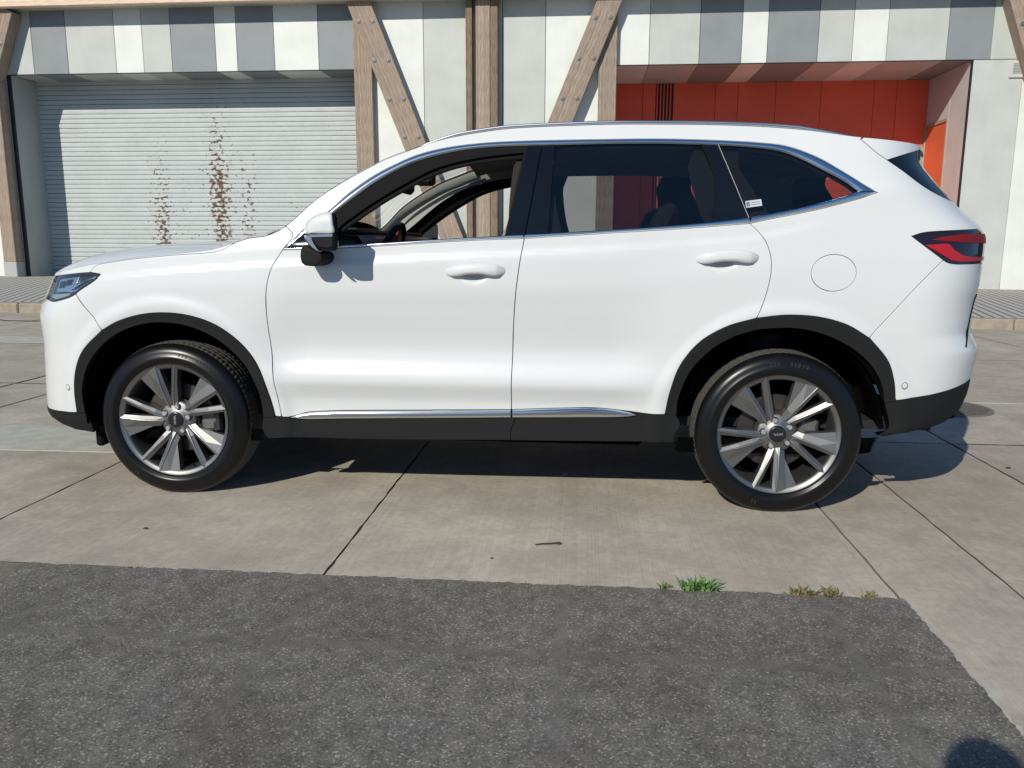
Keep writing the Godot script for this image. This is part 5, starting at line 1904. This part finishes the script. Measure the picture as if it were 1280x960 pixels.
func build_mirrors(car: Node3D) -> void:
	for far in [false, true]:
		var m := Node3D.new()
		m.name = numbered(car, "side_mirror")
		car.add_child(m, true)
		var base := Vector3(0, 0, 0.965)
		var parts := []
		# shapes in (x, y); the housing reaches outwards (z)
		var upper := smooth(V2([-0.620, 1.204, -0.622, 1.233, -0.607, 1.258, -0.576, 1.279, -0.543, 1.290, -0.516, 1.292, -0.504, 1.284, -0.499, 1.252, -0.497, 1.207, -0.546, 1.202, -0.620, 1.204]), 0.008)
		upper.remove_at(upper.size() - 1)
		var sec := []
		for q in [[0.0, 0.80, 0.80, 0.004], [0.05, 0.90, 0.93, 0.0], [0.10, 0.985, 0.99, 0.0], [0.135, 1.0, 1.0, 0.0], [0.160, 0.985, 0.98, 0.0], [0.176, 0.93, 0.92, -0.002], [0.186, 0.84, 0.82, -0.005], [0.191, 0.66, 0.62, -0.008], [0.1925, 0.35, 0.32, -0.010]]:
			sec.append([q[0], q[1], q[2], -0.085 * maxf(0.0, 1.0 - q[0] / 0.155) + (1.0 - q[1]) * 0.04, q[3]])
		parts.append(["mirror_cap", loft(upper, sec, base), M.white_paint])
		var lower := smooth(V2([-0.606, 1.197, -0.600, 1.180, -0.578, 1.149, -0.566, 1.138, -0.529, 1.133, -0.497, 1.138, -0.494, 1.160, -0.494, 1.197, -0.540, 1.199, -0.606, 1.197]), 0.008)
		lower.remove_at(lower.size() - 1)
		parts.append(["mirror_housing", loft(lower, [[0.0, 0.80, 0.88, -0.080, 0], [0.06, 0.93, 0.97, -0.050, 0], [0.12, 1.0, 1.0, -0.012, 0], [0.155, 0.98, 0.98, 0, 0.0], [0.175, 0.90, 0.88, 0, 0.003], [0.184, 0.74, 0.70, 0, 0.006]], base), M.black_cladding])
		var slant := Transform3D(Basis(Vector3.UP, deg_to_rad(25)), Vector3(-0.538, 1.214, 1.062))
		var back := MB.new()
		back.box(Vector3(-0.012, -0.074, -0.095), Vector3(0.014, 0.073, 0.094), 0.010, slant)
		parts.append(["mirror_surround", back, M.rubber_seal])
		var strip := loft(V2([-0.606, 1.2005, -0.540, 1.2035, -0.499, 1.2035, -0.502, 1.191, -0.550, 1.190, -0.600, 1.188]), [[0.03, 0.9, 0.9, -0.06, 0], [0.11, 1.0, 1.0, -0.012, 0], [0.160, 1.0, 1.0, 0, 0], [0.181, 0.93, 0.8, 0, 0]], base + Vector3(0, 0, 0.006))
		parts.append(["mirror_strip", strip, M.satin_silver])
		var grey := loft(smooth(V2([-0.622, 1.199, -0.612, 1.165, -0.586, 1.141, -0.562, 1.130, -0.574, 1.146, -0.590, 1.169, -0.603, 1.196, -0.622, 1.199]), 0.01), [[0.05, 0.98, 0.98, -0.05, 0], [0.13, 1.0, 1.0, -0.005, 0], [0.168, 0.97, 0.97, 0, 0], [0.174, 0.8, 0.9, 0, 0]], base)
		parts.append(["mirror_lower_trim", grey, M.satin_silver])
		var foot := loft(smooth(V2([-0.677, 1.138, -0.668, 1.153, -0.643, 1.150, -0.616, 1.136, -0.588, 1.122, -0.583, 1.096, -0.605, 1.072, -0.647, 1.069, -0.672, 1.078, -0.680, 1.104, -0.677, 1.138]), 0.01), [[-0.06, 0.9, 0.9, 0.02, 0.0], [0.0, 1.0, 1.0, 0.005, 0.0], [0.060, 1.0, 1.0, 0, 0.0], [0.076, 0.985, 0.98, 0, 0.0], [0.084, 0.95, 0.94, 0, 0.0], [0.088, 0.86, 0.84, 0, 0.0], [0.0892, 0.5, 0.5, 0, 0]], base)
		parts.append(["mirror_foot", foot, M.black_cladding])
		var glass := MB.new()
		glass.box(Vector3(0.0145, -0.062, -0.086), Vector3(0.0165, 0.060, 0.085), 0.001, slant)
		parts.append(["mirror_glass", glass, M.mirror_silver])
		for p in parts:
			put(p[0], (p[1] as MB).mesh(far), p[2], m)

func build_cabin(car: Node3D, dlo_in: PackedVector2Array, opening: PackedVector2Array) -> void:
	var C := [car, car]
	# door cards (inner side of the lower body)
	var card := outline([Vector2(-0.85, 0.40), Vector2(0.75, 0.40), Vector2(0.86, 0.90), Vector2(2.0, 0.95), Vector2(2.0, 1.15), "belt_quarter", "belt_rear-", "belt_front-", Vector2(-0.95, 1.12)])
	both("door_card", skin(card, -0.085, 0.0, 0.0, [], true), M.cabin_black, C)
	var sill := moulding(edge("dlo_in_low"), offset_line(edge("dlo_in_low"), 0.018), 80, 0.004, -0.05, 4)
	var ledge := MB.new()
	var rows := []
	for p in edge("dlo_in_low"):
		var r := on_side(p)
		rows.append(PackedVector3Array([r[0] - r[1] * 0.012 + Vector3(0, -0.004, 0), r[0] + Vector3(0, -0.002, -0.05), r[0] + Vector3(0, -0.02, -0.088)]))
	ledge.grid(rows, func(p): return Vector3(0, 1, -0.1))
	both("door_top", ledge, M.cabin_black, C)
	# pillar and roof-side trim
	var inner_hole := outline(["dlo_in_top", "dlo_in_low"])
	var trim := outline([clip_between("dlo_top", -0.9, 9.0), "belt_quarter", Vector2(1.95, 1.30), top_edge(1.80, -0.78, 0.02)])
	both("roof_side_trim", skin(outline([clip_between("dlo_in_top", -0.20, 9.0), Vector2(1.92, 1.32), top_edge(1.80, -0.20, 0.02)]), -0.040, 0.0, 0.0, [], true), M.headliner, C)
	both("front_pillar_trim", skin(outline([clip_between("dlo_in_top", -0.95, -0.10), top_edge(-0.10, -0.80, 0.02)]), -0.038, 0.0, 0.0, [], true), M.pillar_cream, C)
	var bp := outline([raw("pillar_front_line")[0] + Vector2(-0.02, 0.01), raw("rear_glass_front")[0] + Vector2(0.03, 0.01), raw("rear_glass_front")[1] + Vector2(0.05, 0), raw("pillar_front_line")[2] + Vector2(-0.01, 0)])
	both("centre_pillar_trim", skin(bp, -0.035, 0.0, 0.0, [], true), M.cabin_black, C)
	var rp := outline([raw("rear_glass_back")[0] + Vector2(-0.02, 0.02), raw("quarter_front")[0] + Vector2(0.10, 0.01), raw("quarter_front")[2] + Vector2(0.12, 0), raw("rear_glass_back")[2] + Vector2(-0.02, 0)])
	both("rear_pillar_trim", skin(rp, -0.035, 0.0, 0.0, [], true), M.cabin_black, C)
	for sq in [-1.0, 1.0]:
		var lin := MB.new()
		var lrows := []
		for i in 41:
			var x := lerpf(-0.84, -0.14, i / 40.0)
			var e := curve(ROOF_EDGE, x) - 0.035
			var r := side_at(x, e)
			var low: Vector3 = r[0] - r[1] * 0.055
			var high := top_point(x, 0.885, -0.016)
			low.z *= sq
			high.z *= sq
			lrows.append(PackedVector3Array([low, low.lerp(high, 0.5) + Vector3(0.004, -0.004, -0.006 * sq), high]))
		lin.grid(lrows, func(p): return Vector3(0.2, -0.3, -sq))
		put("pillar_lining", lin.mesh(), M.pillar_cream, car)
	put("headliner", top_skin(-0.16, 1.9, -0.93, 0.93, 50, 20, -0.045, -1.0).mesh(), M.headliner, car)
	# dashboard
	var dash := MB.new()
	var drows := []
	for k in 13:
		var z := lerpf(-0.80, 0.80, k / 12.0)
		var row := PackedVector3Array()
		for q in [[-0.93, 1.10], [-0.85, 1.160], [-0.72, 1.195], [-0.58, 1.204], [-0.49, 1.196], [-0.465, 1.160], [-0.46, 1.05], [-0.50, 0.90], [-0.55, 0.60], [-0.60, 0.40]]:
			row.append(Vector3(q[0] - 0.03 * cos(z * 1.6), q[1] + 0.012 * cos(z * 1.9), z))
		drows.append(row)
	dash.grid(drows, func(p): return Vector3(0.5, 1, 0))
	put("dashboard", dash.mesh(), M.cabin_brown, car)
	var dend := MB.new()
	dend.box(Vector3(-0.86, 0.60, -0.735), Vector3(-0.535, 1.198, 0.735), 0.02)
	put("dashboard_body", dend.mesh(), M.cabin_brown, car)
	var dpad := MB.new()
	dpad.box(Vector3(-0.90, 1.200, -0.745), Vector3(-0.515, 1.226, 0.745), 0.010)
	put("dashboard_pad", dpad.mesh(), M.cabin_black, car)
	var dtop := MB.new()
	dtop.box(Vector3(-0.66, 1.190, 0.14), Vector3(-0.56, 1.238, 0.56), 0.02)
	put("instrument_hood", dtop.mesh(), M.cabin_black, car)
	# steering wheel
	var sw := Node3D.new()
	sw.name = "steering_wheel"
	car.add_child(sw, true)
	var swat := Transform3D(Basis(Vector3(0, 0, 1), deg_to_rad(-24)) * Basis(Vector3(0, 1, 0), PI / 2), Vector3(-0.475, 1.085, 0.37))
	var ringm := MB.new()
	var ring_rows := []
	for i in 40:
		var a := TAU * i / 40
		var row := PackedVector3Array()
		for k in 12:
			var b := TAU * k / 12
			var rr := 0.182 + 0.017 * cos(b)
			row.append(swat * Vector3(cos(a) * rr, sin(a) * rr, 0.017 * sin(b)))
		ring_rows.append(row)
	ringm.grid(ring_rows, func(p): var q: Vector3 = swat.affine_inverse() * p; var c := Vector3(q.x, q.y, 0).normalized() * 0.182; return swat.basis * (q - c), true, true)
	put("rim", ringm.mesh(), M.cabin_black, sw)
	var hubm := MB.new()
	hubm.lathe([Vector2(0.135, -0.03), Vector2(0.140, -0.005), Vector2(0.11, 0.012), Vector2(0.0, 0.03)], 28, true, swat)
	for a in [0.0, 90.0, 180.0, -90.0]:
		hubm.box(Vector3(0.06, -0.02, -0.01), Vector3(0.175, 0.02, 0.010), 0.006, swat * Transform3D(Basis(Vector3(0, 0, 1), deg_to_rad(a)), Vector3.ZERO))
	put("hub", hubm.mesh(), M.cabin_red, sw)
	# inside mirror
	var rv := MB.new()
	rv.box(Vector3(-0.475, 1.425, -0.11), Vector3(-0.425, 1.500, 0.11), 0.02)
	rv.box(Vector3(-0.505, 1.43, -0.035), Vector3(-0.465, 1.515, 0.035), 0.012)
	put("inside_mirror", rv.mesh(), M.cabin_black, car)
	var cam := MB.new()
	cam.box(Vector3(-0.40, 1.47, -0.07), Vector3(-0.30, 1.545, 0.07), 0.015)
	put("sensor_box", cam.mesh(), M.cabin_black, car)
	# seats
	for q in [[0.62, 0.37], [0.62, -0.37]]:
		var s := Node3D.new()
		s.name = numbered(car, "front_seat")
		car.add_child(s, true)
		var at := Transform3D(Basis(Vector3(0, 0, 1), deg_to_rad(-24)), Vector3(q[0] - 0.02, 0.62, q[1]))
		var bk := MB.new()
		bk.box(Vector3(-0.08, 0.0, -0.25), Vector3(0.08, 0.62, 0.25), 0.06, at)
		put("backrest", bk.mesh(), M.cabin_black, s)
		var hd := MB.new()
		hd.box(Vector3(-0.05, 0.64, -0.13), Vector3(0.05, 0.80, 0.13), 0.035, at)
		put("headrest", hd.mesh(), M.cabin_black, s)
		var cu := MB.new()
		cu.box(Vector3(q[0] - 0.55, 0.42, q[1] - 0.26), Vector3(q[0], 0.64, q[1] + 0.26), 0.06)
		put("seat", cu.mesh(), M.cabin_black, s)
	var rs := Node3D.new()
	rs.name = "rear_seat"
	car.add_child(rs, true)
	var rat := Transform3D(Basis(Vector3(0, 0, 1), deg_to_rad(-22)), Vector3(1.30, 0.60, 0))
	var rbk := MB.new()
	rbk.box(Vector3(-0.09, 0.0, -0.66), Vector3(0.09, 0.62, 0.66), 0.06, rat)
	put("backrest", rbk.mesh(), M.cabin_black, rs)
	var rcu := MB.new()
	rcu.box(Vector3(0.80, 0.42, -0.66), Vector3(1.32, 0.62, 0.66), 0.06)
	put("seat", rcu.mesh(), M.cabin_black, rs)
	for z in [-0.42, 0.42]:
		var hd := MB.new()
		hd.box(Vector3(-0.05, 0.63, z - 0.12), Vector3(0.05, 0.76, z + 0.12), 0.035, rat)
		put("headrest", hd.mesh(), M.cabin_black, rs)
	var shelf := MB.new()
	shelf.box(Vector3(1.55, 1.02, -0.68), Vector3(2.0, 1.05, 0.68), 0.01)
	shelf.box(Vector3(-1.0, 0.36, -0.78), Vector3(2.05, 0.40, 0.78), 0.0)
	shelf.box(Vector3(-1.0, 0.36, -0.78), Vector3(-0.95, 1.13, 0.78), 0.0)
	put("cabin_floor", shelf.mesh(), M.cabin_black, car)

# ================================================================= small things on the ground
func leaf(mb: MB, at: Vector3, dir: float, length: float, width: float, lean: float) -> void:
	var d := Vector3(cos(dir), 0, sin(dir))
	var sidev := Vector3(-d.z, 0, d.x)
	var pts := []
	for i in 5:
		var t := i / 4.0
		var c := at + d * (length * lean * t * (0.4 + 0.6 * t)) + Vector3(0, length * (t - 0.45 * lean * t * t), 0)
		var w: float = width * sin(PI * (0.12 + 0.86 * t)) * 0.5
		pts.append([c - sidev * w, c + sidev * w])
	for i in 4:
		mb.quad(pts[i][0], pts[i][1], pts[i + 1][1], pts[i + 1][0], Vector3.UP + d * 0.2)

func weed(label: String, at: Vector3, spread: float, count: int, mats: Array, longest: float) -> void:
	var t := thing("weed", label, "weed", at, "")
	for k in mats.size():
		var mb := MB.new()
		for i in count:
			var p := Vector3(rng.randfn(0, spread * 0.45), 0, rng.randfn(0, 0.008))
			leaf(mb, p, rng.randf() * TAU, longest * rng.randf_range(0.45, 1.0), rng.randf_range(0.006, 0.012), rng.randf_range(0.35, 1.0))
		put("leaves", mb.mesh(), mats[k], t)

func build_small_things() -> void:
	weed("bright green leafy weed in the crack, the largest and greenest", Vector3(0.925, 0, 0.833), 0.065, 45, [M.leaf_green, M.leaf_light], 0.062)
	weed("tiny green sprig in the crack left of the leafy weed", Vector3(0.815, 0, 0.828), 0.022, 10, [M.leaf_olive, M.leaf_light], 0.032)
	weed("half dry yellowish tuft in the crack, widest of the dry ones", Vector3(1.275, 0, 0.838), 0.05, 24, [M.leaf_dry, M.leaf_olive], 0.045)
	weed("olive grass tuft in the crack between the dry tuft and the last sprig", Vector3(1.365, 0, 0.836), 0.035, 16, [M.leaf_olive, M.leaf_dry], 0.045)
	weed("last small brown sprig in the crack near the asphalt corner", Vector3(1.495, 0, 0.836), 0.03, 10, [M.leaf_dry, M.leaf_olive], 0.036)
	var tw := MB.new()
	tw.tube([Vector3(0.345, 0.006, 0.478), Vector3(0.375, 0.008, 0.470), Vector3(0.405, 0.006, 0.462), Vector3(0.430, 0.008, 0.456)], 0.0022, 6, 1.0, 0.0032)
	tw.box(Vector3(0.428, 0.001, 0.449), Vector3(0.446, 0.012, 0.461), 0.004)
	tag(put("twig", tw.mesh(), M.twig_brown), "short dark twig lying on the concrete slab", "twig")
	for q in [[Vector3(-1.27, 0, 0.45), 0.006], [Vector3(2.77, 0, -0.86), 0.008], [Vector3(0.19, 0, 0.62), 0.004]]:
		var st := MB.new()
		var p: Vector3 = q[0]
		st.box(p + Vector3(-q[1] * 1.6, -0.001, -q[1]), p + Vector3(q[1] * 1.6, q[1], q[1]), q[1] * 0.5)
		var lab := "dark pebble on the slab left of the twig"
		if p.x > 2:
			lab = "dark pebble on the slab behind the rear bumper"
		elif p.x > 0:
			lab = "smallest dark pebble on the slab near the asphalt"
		tag(put("pebble", st.mesh(), M.twig_brown), lab, "pebble")

# ================================================================= the photographer, out of the frame, whose shadow reaches the asphalt
func capsule(p: Vector3, a: Vector3, b: Vector3, ra: float, rb: float) -> float:
	var ab := b - a
	var t := clampf((p - a).dot(ab) / maxf(ab.length_squared(), 1e-9), 0.0, 1.0)
	return (p - (a + ab * t)).length() - lerpf(ra, rb, t)

func blob(mb: MB, bones: Array, cell: float, soft: float) -> void:
	var lo := Vector3(1e9, 1e9, 1e9)
	var hi := -lo
	for b in bones:
		for k in 2:
			lo = lo.min(b[k] - Vector3.ONE * (b[2 + k] + 3 * cell))
			hi = hi.max(b[k] + Vector3.ONE * (b[2 + k] + 3 * cell))
	var n := Vector3i(((hi - lo) / cell).ceil()) + Vector3i.ONE
	var f := PackedFloat32Array()
	f.resize(n.x * n.y * n.z)
	f.fill(1.0)
	for b in bones:
		var bl: Vector3 = b[0].min(b[1]) - Vector3.ONE * (maxf(b[2], b[3]) + soft + 2 * cell)
		var bh: Vector3 = b[0].max(b[1]) + Vector3.ONE * (maxf(b[2], b[3]) + soft + 2 * cell)
		var i0 := Vector3i(((bl - lo) / cell).floor()).clamp(Vector3i.ZERO, n - Vector3i.ONE)
		var i1 := Vector3i(((bh - lo) / cell).ceil()).clamp(Vector3i.ZERO, n - Vector3i.ONE)
		for x in range(i0.x, i1.x + 1):
			for y in range(i0.y, i1.y + 1):
				for z in range(i0.z, i1.z + 1):
					var d := capsule(lo + Vector3(x, y, z) * cell, b[0], b[1], b[2], b[3])
					var k := (x * n.y + y) * n.z + z
					var h := clampf(0.5 + 0.5 * (f[k] - d) / soft, 0.0, 1.0)
					f[k] = lerpf(f[k], d, h) - soft * h * (1.0 - h)
	var vid := {}
	var pos := []
	for x in n.x - 1:
		for y in n.y - 1:
			for z in n.z - 1:
				var c := Vector3.ZERO
				var cnt := 0
				var vals := []
				for o in 8:
					vals.append(f[((x + (o & 1)) * n.y + y + ((o >> 1) & 1)) * n.z + z + (o >> 2)])
				for e in [[0, 1], [2, 3], [4, 5], [6, 7], [0, 2], [1, 3], [4, 6], [5, 7], [0, 4], [1, 5], [2, 6], [3, 7]]:
					var a: float = vals[e[0]]
					var b: float = vals[e[1]]
					if (a < 0.0) != (b < 0.0):
						var t := a / (a - b)
						c += Vector3(e[0] & 1, (e[0] >> 1) & 1, e[0] >> 2).lerp(Vector3(e[1] & 1, (e[1] >> 1) & 1, e[1] >> 2), t)
						cnt += 1
				if cnt > 0:
					vid[Vector3i(x, y, z)] = pos.size()
					pos.append(lo + (Vector3(x, y, z) + c / cnt) * cell)
	var faces := []
	for key in vid:
		var q: Vector3i = key
		for ax in 3:
			var e := Vector3i.ZERO
			e[ax] = 1
			var a := f[(q.x * n.y + q.y) * n.z + q.z]
			var p2 := q + e
			var b := f[(p2.x * n.y + p2.y) * n.z + p2.z]
			if (a < 0.0) == (b < 0.0):
				continue
			var u := Vector3i.ZERO
			var w := Vector3i.ZERO
			u[(ax + 1) % 3] = 1
			w[(ax + 2) % 3] = 1
			var ks := [q, q - u, q - u - w, q - w]
			if ks.all(func(t): return vid.has(t)):
				faces.append([vid[ks[0]], vid[ks[1]], vid[ks[2]], vid[ks[3]], Vector3(e) * (1.0 if a < 0.0 else -1.0)])
	var nor := PackedVector3Array()
	nor.resize(pos.size())
	for q in faces:
		var g: Vector3 = (pos[q[2]] - pos[q[0]]).cross(pos[q[3]] - pos[q[1]])
		if g.dot(q[4]) < 0.0:
			g = -g
		for k in 4:
			nor[q[k]] += g
	for q in faces:
		mb.tri(pos[q[0]], pos[q[1]], pos[q[2]], nor[q[0]].normalized(), nor[q[1]].normalized(), nor[q[2]].normalized())
		mb.tri(pos[q[0]], pos[q[2]], pos[q[3]], nor[q[0]].normalized(), nor[q[2]].normalized(), nor[q[3]].normalized())

func build_photographer() -> void:
	# crouching, holding a phone level with both hands; the lens is at the camera
	var o := thing("person", "person crouching with a phone held up, whose shadow falls on the asphalt", "person", Vector3(0.50, 0, 3.95))
	var hd := Vector3(-0.060, 1.372, -0.10)
	var ls := Vector3(-0.19, 1.00, 0.06)
	var rs := Vector3(0.19, 1.00, 0.06)
	var pelvis := Vector3(0.0, 0.42, 0.16)
	var bones := [[pelvis, Vector3(0, 0.72, 0.13), 0.15, 0.14], [Vector3(0, 0.72, 0.13), Vector3(0, 0.94, 0.07), 0.14, 0.15], [ls, rs, 0.075, 0.075], [Vector3(0, 1.0, 0.06), hd + Vector3(0, -0.08, 0.02), 0.06, 0.055]]
	for s in [-1.0, 1.0]:
		var sh: Vector3 = ls if s < 0 else rs
		var el := Vector3(0.27 * s, 0.86, -0.20)
		var wr := Vector3(-0.06 if s < 0 else 0.12, 0.985 if s < 0 else 0.96, -0.40)
		bones.append([sh, el, 0.058, 0.045])
		bones.append([el, wr, 0.043, 0.030])
		var hip := Vector3(0.10 * s, 0.40, 0.14)
		var kn := Vector3(0.17 * s, 0.52, -0.28)
		var an := Vector3(0.14 * s, 0.09, 0.02)
		bones.append([hip, kn, 0.095, 0.070])
		bones.append([kn, an, 0.065, 0.045])
		bones.append([an + Vector3(0, -0.045, 0.03), an + Vector3(0.01 * s, -0.052, -0.19), 0.042, 0.036])
	var body := MB.new()
	blob(body, bones, 0.02, 0.04)
	put("body", body.mesh(), M.cloth_dark, o)
	var head := MB.new()
	blob(head, [[hd + Vector3(0, 0.03, 0.015), hd + Vector3(0, 0.035, -0.01), 0.088, 0.085], [hd + Vector3(0, -0.04, -0.035), hd + Vector3(0, -0.075, -0.05), 0.060, 0.045], [hd + Vector3(0, -0.015, -0.095), hd + Vector3(0, -0.03, -0.108), 0.012, 0.015], [hd + Vector3(-0.085, -0.01, 0.01), hd + Vector3(-0.09, 0.02, 0.015), 0.016, 0.018], [hd + Vector3(0.085, -0.01, 0.01), hd + Vector3(0.09, 0.02, 0.015), 0.016, 0.018]], 0.009, 0.02)
	put("head", head.mesh(), M.skin, o)
	var hair := MB.new()
	blob(hair, [[hd + Vector3(0, 0.055, 0.03), hd + Vector3(0, 0.06, 0.0), 0.092, 0.088]], 0.010, 0.01)
	put("hair", hair.mesh(), M.hair_dark, o)
	var hands := MB.new()
	for s in [-1.0, 1.0]:
		var wr := Vector3(-0.06 if s < 0 else 0.12, 0.90 if s < 0 else 0.96, -0.40)
		var palm := wr + Vector3(-0.005 * s, 0.045, -0.045)
		var hb := [[wr, palm, 0.028, 0.036], [palm, palm + Vector3(0.004 * s, 0.072, -0.006), 0.038, 0.047]]
		for k in 4:
			var b0: Vector3 = palm + Vector3(0.012 * s, 0.058 - 0.021 * k, -0.016)
			var b1: Vector3 = b0 + Vector3(0.012 * s, 0.018, -0.030)
			var b2: Vector3 = b1 + Vector3(-0.034 * s, 0.012, -0.012)
			hb.append([b0, b1, 0.0095, 0.0085])
			hb.append([b1, b2, 0.0085, 0.0070])
		hb.append([palm + Vector3(-0.01 * s, 0.01, 0.01), palm + Vector3(-0.035 * s, 0.045, 0.012), 0.012, 0.009])
		blob(hands, hb, 0.006, 0.006)
	put("hands", hands.mesh(), M.skin, o)
	var ph := thing("phone", "black phone held level by the crouching person", "phone", Vector3(0.50, 1.133, 3.472))
	var pm := MB.new()
	pm.box(Vector3(-0.187, -0.038, -0.004), Vector3(-0.02, 0.038, 0.004), 0.003)
	put("case", pm.mesh(), M.phone_black, ph)

# ================================================================= start
func _ready() -> void:
	rng.seed = 20240611
	# camera
	var cam := Camera3D.new()
	cam.name = "camera"
	cam.transform = Transform3D(Basis(Vector3(0.9959205, 0.0033996, -0.0901708), Vector3(-0.0192083, 0.9843741, -0.1750392), Vector3(0.0881668, 0.1760571, 0.9804236)), Vector3(0.51876, 1.17737, 3.45195))
	cam.fov = 51.282
	cam.near = 0.02
	cam.far = 900.0
	add_child(cam)
	cam.current = true
	# sky
	var we := WorldEnvironment.new()
	we.name = "sky_environment"
	var env := Environment.new()
	env.background_mode = Environment.BG_SKY
	var sky := Sky.new()
	var psm := ProceduralSkyMaterial.new()
	psm.sky_top_color = Color(0.17, 0.32, 0.52)
	psm.sky_horizon_color = Color(0.50, 0.705, 0.90)
	psm.sky_curve = 0.36
	psm.ground_bottom_color = Color(0.33, 0.31, 0.29)
	psm.ground_horizon_color = Color(0.42, 0.44, 0.46)
	psm.sun_angle_max = 8.0
	sky.sky_material = psm
	env.sky = sky
	env.ambient_light_source = Environment.AMBIENT_SOURCE_SKY
	env.tonemap_mode = Environment.TONE_MAPPER_LINEAR
	env.tonemap_exposure = 1.0
	env.sdfgi_enabled = true
	env.ssao_enabled = true
	env.ssil_enabled = true
	we.environment = env
	add_child(we)
	# sun: behind the photographer's left shoulder
	var sun := DirectionalLight3D.new()
	sun.name = "sun"
	sun.basis = Basis.looking_at(Vector3(0.476, -0.685, -1.0).normalized(), Vector3.UP)
	sun.light_energy = 1.29
	sun.light_color = Color(1.0, 0.983, 0.935)
	sun.light_angular_distance = 0.5
	sun.shadow_enabled = true
	add_child(sun)
	make_materials()
	build_ground()
	build_building()
	build_car()
	build_small_things()
	build_photographer()
